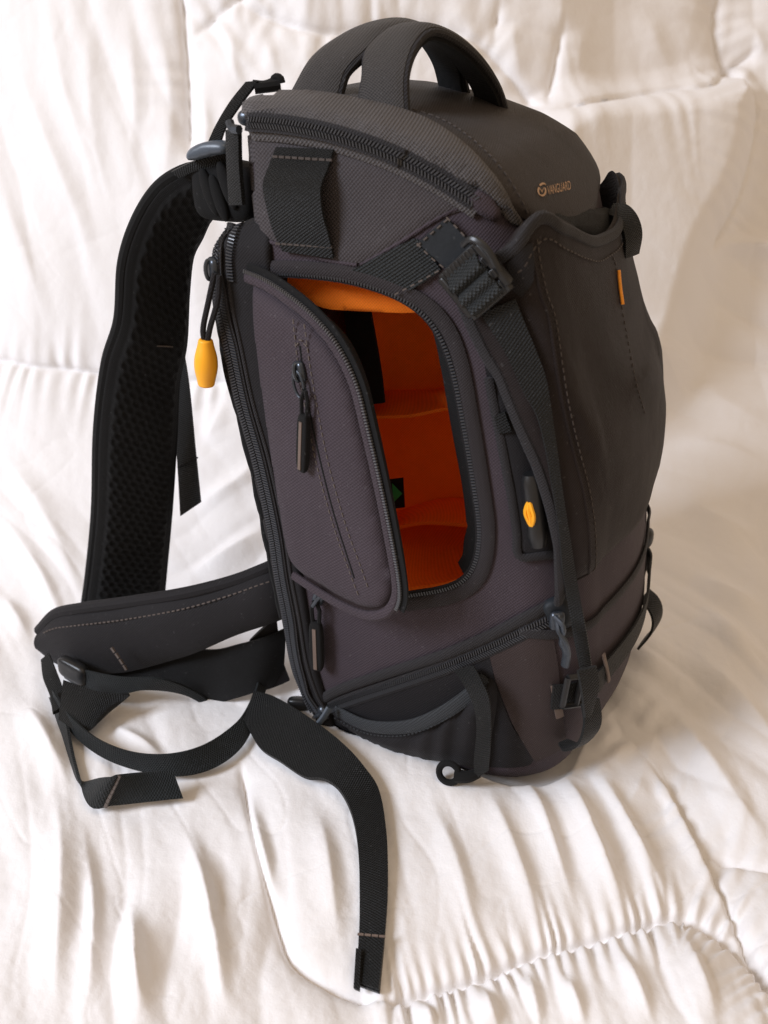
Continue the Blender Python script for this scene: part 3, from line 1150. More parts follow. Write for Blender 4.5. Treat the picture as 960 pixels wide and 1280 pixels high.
# ------------------------------------------------------------------ rim of the side opening
RIM = [(318, 342), (345, 335), (400, 337), (450, 345), (495, 360), (534, 381), (560, 410), (577, 455), (591, 530), (604, 610), (610, 660), (606, 702), (591, 730), (560, 746), (508, 755)]
P, N = lay(RIM, BODY, 120)
rim = strip(BAG, 'opening_hem', M['hem'], P + N * .0016, N, .0105, .0034, k=5, rnd=.8)
RIM2 = [(332, 345), (360, 341), (430, 348), (488, 365), (524, 386), (548, 414), (566, 458), (581, 532), (594, 610), (600, 660), (596, 698), (582, 722), (556, 735), (510, 743)]
P, N = lay(RIM2, BODY, 110)
rz = strip(rim, 'opening_zip', M['dark'], P + N * .0010, N, .006, .0016)
coil(rz, P + N * .0018, N, rows=(0,), pitch=.0022, half=.0014, mat=M['tooth'])
INNER = [(536, 400), (547, 420), (558, 470), (570, 540), (583, 610), (589, 660), (588, 690), (584, 706), (574, 718)]
P, N = lay(INNER, BODY, 60)
T = tangents(P)
S_ = nrm(np.cross(N, T))
wv = np.array([.006 + .0015 * math.sin(i * .5) * (i > 48) for i in range(60)])[:, None]
A = P + N * -.004 + S_ * .005
Bq = P + N * -.012 - S_ * wv
cen = np.array([hc[0], 0, hc[1]])
if np.linalg.norm(A[20] - cen) < np.linalg.norm(Bq[20] - cen):
    A, Bq = P + N * -.004 - S_ * .005, P + N * -.012 + S_ * wv
belt('opening_gusset', M['black'], rim, A, Bq, .003, k=4)

# ------------------------------------------------------------------ what shows inside
def pad(name, parent, mat, poly, thick, y0, y1, bow=.0):
    """padded partition: front edge along poly (px on plane y0), running back to y1"""
    a = E([(q[0], q[1], y0) for q in poly], 24)
    b = a.copy()
    b[:, 1] = y1
    b[:, 2] += bow
    mb = MB()
    mb.sheet(a, b, thick, k=8, rnd=.6)
    return mb.build(name, mat, parent)


pad('divider', lining, M['orange'], [(440, 522), (500, 521), (520, 519), (548, 513), (566, 511), (610, 512)], .006, .075, .125, .004)
pad('divider', lining, M['orange'], [(470, 668), (520, 655), (560, 655), (620, 661)], .007, .075, .125, -.002)
# padded header just behind the top of the opening
hd = [(325, 338), (360, 336), (430, 342), (490, 360), (532, 386), (512, 391), (470, 390), (430, 388), (404, 385), (380, 374), (352, 356)]
patch('padded_header', M['orange'], lining, hd, (Vector((0, .016, .36)), Vector((.10, -1, .28)).normalized()), 0, .008, bulge=.003, step=7, lip=12)
belt('inner_strap', M['black'], lining, E([(430, 385, .07), (443, 470, .07), (462, 505, .07)], 12), E([(463, 385, .07), (476, 460, .07), (481, 503, .07)], 12), .003)
belt('warning_tag', M['black'], lining, E([(480, 600, .07), (490, 636, .07)], 6), E([(504, 597, .07), (506, 634, .07)], 6), .001)
mb = MB()
mb.add([hit(490, 604, ('y', .068))[0], hit(503, 617, ('y', .068))[0], hit(492, 628, ('y', .068))[0]], [(0, 1, 2)])
mb.build('tag_print', M['green'], lining, smooth=None)
mb = MB()
mb.add([hit(a, b, ('y', .066))[0] for a, b in ((460, 500), (466, 504), (461, 508), (465, 513), (459, 516))], [(0, 1, 2), (2, 3, 4)])
mb.build('tag_print', M['red'], lining, smooth=None)

# ------------------------------------------------------------------ the open flap
FH1, FH2 = hit(330, 380, ('y', -.004))[0], hit(366, 690, ('y', -.004))[0]
FF = hit(495, 700, ('y', -.040))[0]
fn = (FH2 - FH1).cross(FF - FH1).normalized()
FLAP = (FH1, fn)
fo = fn if fn.y < 0 else -fn


def FUP(h):
    return (FH1 + fo * h, fn)


FOUT = [(317, 346), (338, 356), (366, 374), (396, 399), (424, 432), (446, 477), (461, 535), (477, 605), (490, 670), (499, 725), (497, 748), (484, 763), (462, 765), (430, 752),
        (398, 733), (372, 716), (356, 690), (343, 620), (331, 540), (320, 460), (313, 390)]


def shrink(poly, k):
    B = spl(poly, 120, True)
    T = tangents(np.c_[B, np.zeros(len(B))], True)
    nn = np.stack([-T[:, 1], T[:, 0]], 1)
    return B + nn * k


if np.ptp(shrink(FOUT, 6)[:, 0]) > np.ptp(np.array(FOUT)[:, 0]):
    SG = -1
else:
    SG = 1
flap = patch('side_flap', M['nylon'], BAG, shrink(FOUT, SG * 7), FLAP, .003, .010, bulge=.0055, step=7, lip=26, label='open side flap with a slit pocket and zip pull', sm=60)
# inner padding of the flap, seen past its edge
fin = patch('flap_lining', M['dark'], flap, [(322, 350), (364, 370), (403, 396), (433, 429), (453, 474), (467, 530), (482, 600), (495, 665), (504, 722), (503, 745), (490, 757), (440, 748), (380, 712),
            (345, 600), (325, 450), (318, 370)], (FH1 - fn * (.010 if fn.y < 0 else -.010), fn), 0, .004, bulge=.003, step=8, lip=14)
FE = [(314, 345), (338, 355), (366, 373), (396, 398), (424, 431), (447, 477), (462, 535), (478, 605), (491, 670), (500, 725), (498, 749), (485, 764), (462, 766), (430, 753), (398, 734), (372, 717)]
P, N = lay(FE, FLAP, 130)
T = tangents(P)
S_ = nrm(np.cross(N, T))
fe = strip(flap, 'flap_edge', M['nylon'], P + N * .0040, N, .0075, .0050, k=5, rnd=.7)
cz = P[:100] + N[:100] * .0030
sd = np.sign(np.dot(S_[60], np.array((1.0, 0, 0))))
coil(fe, cz + S_[:100] * sd * .0046 + N[:100] * .0022, N[:100], rows=(0,), pitch=.0020, half=.0012, hgt=.0010, mat=M['tooth_glint'])
strip(flap, 'zip_tape', M['black'], cz + S_[:100] * sd * .0060, N[:100], .008, .002)
# stitched slit pocket
SLA = [(367, 402), (371, 440), (380, 500), (396, 580), (418, 660), (440, 722), (447, 741)]
SLB = [(381, 408), (386, 445), (396, 505), (411, 580), (432, 655), (450, 705), (459, 731)]
for L_ in (SLA, SLB):
    P, N = lay(L_, FUP(.0086), 70)
    stitches(flap, P, N)
P, N = lay([(376, 432), (384, 490), (398, 560), (418, 640), (444, 722)], FUP(.0076), 60)
mb = MB()
mb.tube(P, .0014, 8)
mb.build('pocket_slit', M['black'], flap)
P, N = lay([(372, 430), (376, 425), (382, 431)], FUP(.0088), 12)
stitches(flap, P, N, .003, .0006)
p, n = hit(376, 464, FUP(.009))
p2, _ = hit(381, 490, FUP(.009))
n = np.array(n)
sl = slider(flap, np.array(p), np.array(p2 - p), n, 1.15)
mb = MB()
th = np.linspace(0, 2 * math.pi, 25)[:-1]
x, y, z = frame_at(p, p2, n)
mb.tube(np.array([np.array(p) + n * .004 + x * (.008 + .0095 * math.cos(a)) + y * .0050 * math.sin(a) for a in th]), .0011, 7, True)
mb.build('pull_ring', M['metal'], sl)
a_, b_ = np.array(hit(381, 488, FUP(.014))[0]), np.array(hit(378, 588, FUP(.014))[0])
cord_pull(flap, 'zip_pull', a_, b_, n, M['black'], .0034, 'strip')

# lower side: second pull hanging at the bottom of the flap
p, n = hit(402, 744, ALL)
n = np.array(n)
s2 = slider(BAG, np.array(p) + n * .003, np.array((-.4, 0, -1.0)), n, 1.1)
mb = MB()
mb.tube(E([(408, 742, -.012), (398, 748, -.014), (391, 758, -.014)], 8), .0016, 7)
mb.build('pull_ring', M['metal'], s2)
cord_pull(BAG, 'zip_pull', np.array(hit(394, 752, ('y', -.011))[0]), np.array(hit(397, 836, ('y', -.010))[0]), np.array((0, -1.0, .1)), M['black'], .0040, 'strip')

# ------------------------------------------------------------------ front pocket
PK_S = np.concatenate([np.linspace(.35, 1, 26)[:-1], np.linspace(1, 2, 16)[:-1], np.linspace(2, 3, 26)[:-1], np.linspace(3, 4, 16)[:-1], np.linspace(4, 4.65, 22)])


def pk_off(s, z, zl, zh):
    t = min(1, max(0, (z - zl) / (zh - zl)))
    fr = sst(.75, 1.7, s) * (1 - sst(3.3, 4.25, s))
    return .0085 + .003 * sst(.42, .50, z) + fr * .0095 * math.sqrt(min(1, t / .18)) * (1 - .15 * t * t)


gridP = {}
zg = np.linspace(.09, .53, 68)
pv, pf, par = [], [], []
for i, z in enumerate(zg):
    for j, s in enumerate(PK_S):
        pv.append(body_pt(s, z, pk_off(s, z, .135, .42)))
        par.append((s, z))
nS = len(PK_S)
for i in range(len(zg) - 1):
    for j in range(nS - 1):
        a = i * nS + j
        pf.append((a, a + 1, a + 1 + nS, a + nS))
PKS = BVHTree.FromPolygons(pv, pf)
from mathutils.kdtree import KDTree
kd = KDTree(len(pv))
for i, p in enumerate(pv):
    kd.insert(p, i)
kd.balance()


def to_sz(px, py):
    p, n = hit(px, py, PKS)
    r = kd.find_n(p, 4)
    ww = [1 / (d + 1e-5) for _, _, d in r]
    t = sum(ww)
    return sum(par[i][0] * w_ for (_, i, _), w_ in zip(r, ww)) / t, sum(par[i][1] * w_ for (_, i, _), w_ in zip(r, ww)) / t


TOPC = [to_sz(*q) for q in [(577, 373), (590, 352), (612, 336), (632, 320), (650, 300), (662, 283), (682, 272), (705, 280), (730, 297), (748, 309)]]
BOTC = [to_sz(*q) for q in [(700, 775), (723, 740), (745, 727), (765, 712), (784, 692)]]
NEARC = [to_sz(*q) for q in [(577, 375), (590, 408), (608, 445), (629, 485), (650, 535), (671, 582), (688, 630), (700, 690), (708, 775)]]
nz_ = np.array(sorted((z, s) for s, z in NEARC))
tcs = np.array(sorted(TOPC))
bcs = np.array(sorted(BOTC))
mid_z = tcs[-1, 1]


def z_hi_raw(s):
    if s > 2.5:
        q = float(np.interp(5 - s, tcs[:, 0], tcs[:, 1]))
        return mid_z + (q - mid_z) * (.05 if q > mid_z else 1.0)
    return float(np.interp(s, tcs[:, 0], tcs[:, 1])) if s <= tcs[-1, 0] else mid_z


_ss = np.linspace(.2, 4.8, 231)
_zz = np.array([z_hi_raw(q) for q in _ss])
_kn = np.exp(-(np.arange(-9, 10) / 4.0) ** 2)
_zz = np.convolve(np.pad(_zz, 9, 'edge'), _kn / _kn.sum(), 'valid')


def z_hi(s):
    return float(np.interp(s, _ss, _zz))


def z_lo(s):
    if s > 2.5:
        s = 5 - s
    return float(np.interp(s, bcs[:, 0], bcs[:, 1]))


def s_near(z):
    return float(np.interp(z, nz_[:, 0], nz_[:, 1]))


NU, NV = 110, 44
u_ = np.linspace(0, 1, NU)
outer, inner = [], []
_gv, _gu = np.meshgrid(np.linspace(0, 1, NV), np.linspace(0, 1, NU), indexing='ij')
PKN = vnoise(_gu * 14 + _gv * 4, _gv * 7 - _gu * 3, 31) + .6 * vnoise(_gu * 30 - _gv * 6, _gv * 15, 32) - .7 * np.exp(-np.abs(vnoise(_gu * 9 + _gv * 5, _gv * 6 - _gu * 4, 33)) / .04)
for iv in range(NV):
    v = iv / (NV - 1)
    for iu, u in enumerate(u_):
        s = .35 + u * 4.3
        for _ in range(4):
            zl, zh = z_lo(s), z_hi(s)
            z = zl + (zh - zl) * v
            sn = s_near(z)
            s = sn + u * (5 - 2 * sn)
        o_ = pk_off(s, z, zl, zh)
        wob = (.0012 * math.sin(s * 9 + z * 30) + .0007 * PKN[iv, iu]) * sst(.8, 1.4, s)
        outer.append(body_pt(s, z, o_ + wob))
        inner.append(body_pt(s, z, max(.002, o_ - .004)))
m = NU * NV
F = []
for i in range(NV - 1):
    for j in range(NU - 1):
        a = i * NU + j
        F += [(a, a + 1, a + 1 + NU, a + NU), (m + a, m + a + NU, m + a + 1 + NU, m + a + 1)]
for i in range(NV - 1):
    a = i * NU
    F.append((a, a + NU, m + a + NU, m + a))
    a += NU - 1
    F.append((a + NU, a, m + a, m + a + NU))
for j in range(NU - 1):
    F.append((j + 1, j, m + j, m + j + 1))
    a = (NV - 1) * NU + j
    F.append((a, a + 1, m + a + 1, m + a))
mb = MB()
mb.add(outer + inner, F)
pocket = mb.build('front_pocket', M['front'], BAG, smooth=60)
POCK = BVHTree.FromPolygons(outer, [f for f in F if max(f) < m])
outer = np.array([tuple(p) for p in outer]).reshape(NV, NU, 3)


def gridnorm(Gd):
    du = np.gradient(Gd, axis=1)
    dv = np.gradient(Gd, axis=0)
    return nrm(np.cross(du, dv))


GN = gridnorm(outer)
# bound edges: scalloped top, near and far edge
for line, nn in ((outer[-1], GN[-1]), (outer[:, 0], GN[:, 0])):
    P, N = resample(line, nn, .004)
    strip(pocket, 'edge_binding', M['bind'], P - N * .0012, N, .0085, .0058, k=6, rnd=.85)
P, N = outer[-2] * .55 + outer[-3] * .45, GN[-2]
stitches(pocket, P + N * .0004, N, mat=M['thread_dark'])
NS = [(664, 302), (668, 330), (677, 370), (687, 400), (701, 490), (715, 555), (730, 616), (737, 670), (736, 713), (722, 740)]
P, N = lay(NS, POCK, 70)
mb = MB()
mb.tube(P - N * .0004, .0014, 8)
mb.build('seam', M['front'], pocket)
P2, N2 = lay([(q[0] + 7, q[1]) for q in NS], POCK, 70)
stitches(pocket, P2 + N2 * .0003, N2, .0028, .0022, .00036, M['thread_dark'])
P2, N2 = lay([(764, 318), (770, 335), (776, 380), (785, 430), (795, 480), (805, 515)], POCK, 50)
stitches(pocket, P2 + N2 * .0003, N2, .0028, .0022, .00036, M['thread_dark'])
P2, N2 = lay([(771, 338), (773, 360), (776, 381)], POCK, 14)
strip(pocket, 'orange_tag', M['orange_thread'], P2 + N2 * .0014, N2, .0042, .0022, k=4, rnd=.8, label='small orange cloth tag on the front seam')
# darker inset beside the buckle
patch('side_inset', M['dark'], pocket, [(634, 330), (650, 312), (664, 302), (667, 330), (666, 352), (652, 372), (640, 362)], POCK, .0010, .002, step=6, smooth=False)

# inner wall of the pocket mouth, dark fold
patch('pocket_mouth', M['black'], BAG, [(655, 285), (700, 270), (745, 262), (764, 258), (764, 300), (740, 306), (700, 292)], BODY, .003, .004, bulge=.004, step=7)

# ------------------------------------------------------------------ slot with the whistle between side and pocket
patch('tool_pocket', M['dark'], BAG, [(604, 440), (622, 475), (640, 515), (664, 560), (690, 620), (704, 680), (700, 692), (652, 693), (643, 650), (632, 590), (619, 520)], BODY, .0014, .003, bulge=.002, step=7)
P, N = lay([(612, 470), (624, 530), (637, 600), (646, 660), (650, 692), (676, 692), (700, 690)], BODY, 60)
strip(BAG, 'edge_binding', M['bind'], P + N * .0035, N, .006, .003, k=4, rnd=.8)
p, n = hit(631, 530, BODY)
patch('web_tab', M['web'], BAG, [(621, 518), (632, 512), (641, 536), (626, 538)], BODY, .006, .003, step=4, smooth=False)
wa, wb_ = np.array(hit(663, 592, ('y', -.006))[0]), np.array(hit(673, 682, ('y', -.006))[0])
mb = MB()
mb.tube(np.array([wa * (1 - t) + wb_ * t for t in np.linspace(0, 1, 14)]), np.array([.0050, .0064] + [.0068] * 10 + [.0060, .0050]), 16)
wh = mb.build('whistle', M['plastic'], BAG, smooth=60)
c = wa * .5 + wb_ * .5
x, y, z = frame_at(wa, wb_, np.array((-.25, -1.0, .5)))
mb = MB()
for k_ in (-1, 0, 1):
    mb.tube(np.array([c + x * t * .0085 + y * (k_ * .0026 * math.sqrt(max(.03, 1 - t * t)) + .0004 * math.sin(t * 4 + k_)) + z * (.0060 + .0010 * math.cos(t * 1.5)) for t in np.linspace(-1, 1, 12)]), .0014, 7)
mb.build('whistle_cord', M['orange_rubber'], wh, label='orange cord wound in the whistle slot')

# ------------------------------------------------------------------ compression strap and buckle
cs = patch('compression_strap', M['weblight'], BAG, [(437, 339), (470, 321), (519, 297), (530, 303), (553, 337), (531, 352), (503, 369), (470, 352)], BODY, .0030, .0030, step=6, smooth=False)
tb = patch('strap_tab', M['tab'], cs, [(525, 301), (560, 271), (592, 304), (566, 340)], BODY, .0052, .0030, step=6, smooth=False)
for L_ in ([(527, 303), (543, 289), (560, 274)], [(527, 304), (545, 322), (565, 337)], [(563, 272), (590, 300)], [(500, 364), (530, 348), (549, 337)]):
    P, N = lay(L_, BODY, 20)
    stitches(cs, P + N * .0056, N)
pc, nb_ = hit(603, 343, PKS)
nb_ = np.array(nb_)
pu = np.array(hit(582, 322, PKS)[0])
pd = np.array(hit(620, 369, PKS)[0])
bx, by, bz = frame_at(pu, pd, nb_)
bc = (pu + pd) / 2 + bz * .008
Lb = np.linalg.norm(pd - pu) / 2
Wb = .0165
buckle = empty('strap_buckle', (0, 0, 0))
buckle.parent = BAG
buckle.matrix_parent_inverse = ROOT_INV
for s in (-1, 1):
    mb = MB()
    mb.box(bc + by * s * Wb, bx, by, bz, Lb * 1.04, .0024, .0036)
    mb.build('side_rail', M['plastic'], buckle, smooth=30, bevel=.0012)
for t, hw, dz in ((-.92, .0036, 0), (-.30, .0030, .001), (.30, .0028, .002), (.94, .0044, .0005)):
    mb = MB()
    mb.box(bc + bx * Lb * t + bz * dz, bx, by, bz, hw, Wb, .0026)
    for q in np.linspace(-.8, .8, 9):          # grip ribs
        mb.box(bc + bx * Lb * t + bz * (dz + .0028) + by * q * Wb, bx, by, bz, hw * .8, .0006, .0005)
    mb.build('cross_bar', M['plastic'], buckle, smooth=30, bevel=.0006)
# adjuster ears on the far rail
ear = MB()
ear.tube(np.array(spl([hit(588, 300, PKS)[0] + Vector(bz) * .010, hit(603, 291, PKS)[0] + Vector(bz) * .013, hit(622, 304, PKS)[0] + Vector(bz) * .014, hit(636, 336, PKS)[0] + Vector(bz) * .012, hit(640, 352, PKS)[0] + Vector(bz) * .010], 24)), .0022, 8)
ear.build('adjuster_frame', M['plastic'], buckle)
# webbing threaded over the bars
q_ = [(-.95, .001), (-.6, .0035), (-.3, .0068), (0, .0030), (.3, .0072), (.62, .0045), (.95, .0058), (1.2, -.001)]
cl = spl([tuple(bc + bx * Lb * t + bz * h) for t, h in q_], 50)
belt('threaded_webbing', M['weblight'], buckle, cl - by * (Wb - .0035), cl + by * (Wb - .0035), .0020, k=4)

# long webbing down the front edge
wl = [(601, 392), (617, 417), (634, 446), (654, 490), (671, 520), (682, 563), (690, 610), (698, 660), (704, 720), (716, 789), (727, 848)]
wr = [(644, 374), (657, 406), (671, 440), (683, 475), (691, 527), (698, 575), (704, 620), (712, 670), (720, 720), (733, 789), (742, 848)]
hA, hB = [], []
for (a, b) in spl(wl, 70):
    p, n = hit(a, b, POCK)
    hA.append(p + n * .0045)
for (a, b) in spl(wr, 70):
    p, n = hit(a, b, POCK)
    hB.append(p + n * .0030)
hA, hB = np.array(hA), np.array(hB)
for _ in range(30):
    for q_ in (hA, hB):
        q_[1:-1, 1] = (q_[:-2, 1] + q_[2:, 1]) / 2 * .5 + q_[1:-1, 1] * .5
# keep both edges on their sight lines after smoothing the depth
cl_ = np.array(CAM_LOC)


def on_sight(Q, path, n):
    out = []
    for (a, b), q in zip(spl(path, n), Q):
        out.append(np.array(hit(a, b, ('y', float(q[1])))[0]))
    return np.array(out)


hA, hB = on_sight(hA, wl, 70), on_sight(hB, wr, 70)
lw = belt('front_webbing', M['web'], BAG, hA, hB, .0022, k=5)

# ------------------------------------------------------------------ bottom compartment
patch('lower_side', M['dark'], BAG, [(410, 893), (470, 870), (560, 840), (609, 818), (619, 850), (640, 905), (666, 952), (600, 957), (520, 944), (450, 918)], BODY, .0012, .003, step=8)
ZU = [(396, 886), (430, 868), (500, 844), (560, 824), (620, 798), (686, 764)]
P, N = lay([(a, b - 9) for a, b in ZU], BODY, 70)
strip(BAG, 'zip_cover', M['bind'], P + N * .0022, N, .0085, .0036, k=5, rnd=.85)
P, N = lay([(402, 890), (430, 877), (500, 853), (560, 832), (620, 806), (688, 772)], BODY, 90)
bz_ = zipper(BAG, 'bottom_zip', P + N * .0008, N, .012, 'bind')
p, n = hit(408, 888, BODY)
n = np.array(n)
slider(bz_, np.array(p) + n * .004, P[5] - P[0], n, 1.5)
mb = MB()
mb.tube(E([(412, 884, -.014), (404, 897, -.018), (394, 909, -.020)], 8), .0032, 8, flat=.6)
mb.build('pull_tab', M['bluegrey'], bz_)


def gathers(a, b, d):
    t = (a - 420) / 190
    y = (b - 880) / 80
    g = math.sin(t * 34 + math.sin(t * 9) * 1.8 + y * 2.0) * math.exp(-max(0, y) * 1.6)
    return .0030 * g * min(1, d / 14) + .004 * math.sin(min(1, max(0, t)) * math.pi) * min(1, d / 20)


mp = patch('mesh_pocket', M['dark'], BAG, [(420, 890), (470, 900), (520, 896), (560, 880), (590, 862), (614, 846), (622, 868), (616, 912), (606, 952), (560, 948), (500, 936), (450, 914)],
           BODY, .0035, .005, bulge=.008, step=5, bump=gathers, lip=24)
P, N = lay([(424, 886), (470, 897), (520, 894), (560, 879), (590, 861), (610, 845)], BODY, 50)
up_ = np.linspace(0, 1, 50)[:, None]
el = strip(mp, 'elastic_edge', M['elastic'], P + N * (.004 + .011 * np.sin(up_ * math.pi)), N, .0115, .0030, k=5, rnd=.6)
P2, N2 = lay([(424, 893), (470, 905), (520, 902), (560, 887), (590, 869), (610, 853)], BODY, 50)
stitches(mp, P2 + N2 * (.0058 + .0112 * np.sin(up_ * math.pi)), N2, .0022, .0016, .0004, M['elastic'])
patch('lower_corner', M['nylon_low'], BAG, [(612, 816), (650, 797), (688, 778), (697, 830), (704, 905), (708, 930), (690, 941), (668, 951), (642, 905), (620, 850)], BODY, .0016, .003, step=7, smooth=False)
P, N = lay([(692, 854), (695, 872), (698, 893)], BODY, 10)
strip(BAG, 'trim_tab', M['strip'], P + N * .003, N, .0062, .0018)
sA = E([(568, 838, -.012), (582, 859, -.020), (593, 884, -.024), (596, 913, -.024), (593, 947, -.026), (592, 974, -.026)], 40)
sB = E([(592, 832, -.010), (603, 851, -.020), (612, 874, -.024), (614, 905, -.024), (613, 936, -.026), (611, 962, -.024)], 40)
belt('tripod_strap', M['web'], BAG, sA, sB, .0022, k=4)
ct = np.array(hit(561, 966, ('y', -.030))[0])
mb = MB()
th = np.linspace(0, 2 * math.pi, 25)[:-1]
mb.tube(np.array([ct + np.array((.0080 * math.cos(a), .003 * math.sin(a), .0070 * math.sin(a))) for a in th]), .0027, 8, True)
hk = mb.build('cord_hook', M['black'], BAG)
mb = MB()
mb.tube(E([(569, 970, -.030), (585, 971, -.028), (598, 966, -.022)], 10), np.linspace(.0055, .004, 10), 10)
mb.build('hook_barrel', M['black'], hk)


def around(s0, s1, z0, z1, n, off):
    P = np.array([tuple(body_pt(s0 + (s1 - s0) * t, z0 + (z1 - z0) * t, off)) for t in np.linspace(0, 1, n)])
    Q = np.array([tuple(body_pt(s0 + (s1 - s0) * t, z0 + (z1 - z0) * t, off + .01)) for t in np.linspace(0, 1, n)])
    return P, nrm(Q - P)


zw = body_pt(1.2, .07).z
P, N = around(1.28, 4.05, .083, .083, 70, .0030)
strip(BAG, 'bottom_webbing', M['web'], P, N, .022, .0024, k=4)
P, N = around(1.0, 4.0, .136, .136, 60, .0020)
strip(BAG, 'seam_cover', M['bind'], P, N, .008, .003, k=4, rnd=.8)
# adjuster where the long strap meets the bottom webbing
adj = MB()
pa, na = hit(716, 856, BODY)
na = np.array(na)
x, y, z = frame_at(hit(700, 850, BODY)[0], hit(732, 846, BODY)[0], na)
for s in (-1, 1):
    adj.tube(np.array([np.array(pa) + z * .008 + x * q * .012 + y * s * .012 for q in np.linspace(-1, 1, 6)]), .0024, 8)
for s in (-1, 0, 1):
    adj.tube(np.array([np.array(pa) + z * .008 + y * q * .012 + x * s * .012 for q in np.linspace(-1, 1, 6)]), .0024, 8)
adj.build('strap_adjuster', M['plastic'], BAG)
belt('strap_end', M['web'], BAG, E([(722, 838, -.020), (727, 866, -.022), (731, 897, -.020)], 14), E([(745, 832, -.008), (747, 860, -.010), (738, 893, -.014)], 14), .003)
P, N = lay([(745, 815), (748, 830), (752, 847)], BODY, 12)
strip(BAG, 'trim_tab', M['strip'], P + N * .0062, N, .0035, .0016)
lpA = E([(727, 880, -.004), (730, 905, -.010), (722, 930, -.012), (705, 938, -.004), (698, 930, .006)], 24)
lpB = E([(748, 872, .012), (751, 898, .006), (746, 914, .004), (728, 930, .008), (710, 925, .014)], 24)
belt('bottom_loop', M['webblack'], BAG, lpA, lpB, .0026, k=4)
# zip end with its blue-grey pull beside the long strap
patch('zip_garage', M['tab'], BAG, [(678, 755), (700, 744), (712, 752), (712, 778), (694, 780)], BODY, .004, .005, bulge=.003, step=5, lip=8)
p, n = hit(692, 768, BODY)
n = np.array(n)
s3 = slider(BAG, np.array(p) + n * .008, np.array((0, 0, -1.0)), n, 1.2)
mb = MB()
mb.tube(E([(693, 772, -.014), (704, 784, -.018), (702, 800, -.018), (708, 816, -.017), (706, 832, -.016)], 24), np.array([.0022] * 12 + [.0034] * 12), 9, flat=.7)
mb.tube(E([(696, 774, -.014), (699, 790, -.019), (707, 802, -.019), (711, 818, -.018)], 16), .0018, 8)
mb.build('zip_pull', M['metal'], s3)
# loops on the far front corner
lA = E([(800, 752, .20), (811, 763, .19), (816, 778, .185), (812, 794, .19), (797, 812, .20)], 24)
lB = lA + np.array((.003, .024, 0))
belt('compression_loop', M['webblack'], BAG, lA, lB, .0026, k=3)
lA = E([(768, 256, .17), (784, 258, .165), (796, 272, .160), (801, 292, .160), (797, 316, .165)], 24)
lB = E([(762, 270, .16), (770, 274, .15), (776, 284, .145), (780, 300, .145), (780, 322, .15)], 24)
belt('side_strap', M['webblack'], BAG, lA, lB, .004, k=3)
blob('strap_knob', M['plastic'], BAG, np.array(hit(808, 672, ('y', .21))[0]), (1, 0, 0), (0, 1, 0), (0, 0, 1), .006, .008, .009)

# ------------------------------------------------------------------ carry handle: two padded legs that join at the grip
def hbase(px, py):
    return float(hit(px, py, LID)[0].y)


ya, yb = hbase(367, 114) + .006, hbase(552, 108)
yc, yd = hbase(507, 143) + .006, hbase(634, 146)
yb = max(yb, ya + .12)
yd = max(yd, yc + .12)
e0 = E([(a, b, ya + (yb - ya) * f) for a, b, f in [(366, 116, 0), (392, 72, .09), (428, 46, .25), (467, 31, .41), (498, 28, .54), (525, 40, .72), (546, 70, .875), (556, 106, 1)]], 60)
e1 = E([(a, b, yc + (yd - yc) * f) for a, b, f in [(507, 147, 0), (506, 95, .06), (518, 56, .18), (540, 37, .33), (571, 48, .52), (602, 75, .72), (625, 110, .88), (637, 150, 1)]], 60)
handle = empty('carry_handle', (0, 0, 0))
handle.parent = BAG
handle.matrix_parent_inverse = ROOT_INV
tt = np.linspace(0, 1, 60)
fa = np.array([.40 + .098 * sst(.10, .24, t) * (1 - sst(.78, .92, t)) for t in tt])[:, None]
legs = ((e0, e0 + (e1 - e0) * fa), (e1 + (e0 - e1) * fa, e1))
for A, Bq in legs:
    T = tangents((A + Bq) / 2)
    nn = nrm(np.cross(T, nrm(Bq - A)))
    if nn[30][2] < 0:
        nn = -nn
    mb = MB()
    mb.sheet(A, Bq, .006, k=10, N=nn, rnd=.45, bump=lambda u, l, wd: .0014 * (1 - abs(2 * u - 1) ** 3))
    lg_ = mb.build('handle_leg', M['handle'], handle, smooth=60)
    mb = MB()
    mb.sheet(A - nn * .0046, Bq - nn * .0046, .003, k=4, N=nn)
    mb.build('handle_lining', M['black'], lg_)
    for line in (A, Bq):
        mb = MB()
        mb.tube(line - nn * .0015, .0026, 8)
        mb.build('piping', M['bind'], lg_)

# ------------------------------------------------------------------ shoulder strap
sl_ = E([(296, 207, .060), (262, 208, .050), (228, 214, .045), (196, 236, .040), (170, 278, .035), (154, 330, .030), (149, 400, .030), (133, 455, .030), (123, 540, .030), (120, 640, .035), (112, 720, .040), (104, 775, .040)], 170)
sr_ = E([(300, 262, .075), (280, 264, .078), (262, 272, .080), (250, 296, .080), (238, 322, .080), (233, 370, .080), (230, 430, .080), (221, 480, .080), (218, 545, .080), (212, 640, .085), (204, 730, .090), (200, 780, .090)], 170)


def hexbump(u, l, wd):
    if u < .12 or u > .95:
        return .001
    x, y = u * wd / .0085, l / .0085
    best = 9
    r0 = round(y / .866)
    for r in (r0 - 1, r0, r0 + 1):
        o = .5 * (r % 2)
        c0 = round(x - o) + o
        for c in (c0 - 1, c0, c0 + 1):
            best = min(best, math.hypot(x - c, y - r * .866))
    e = min(1, max(0, (best - .18) / .34))
    return .002 + .0012 * e * e * (3 - 2 * e)


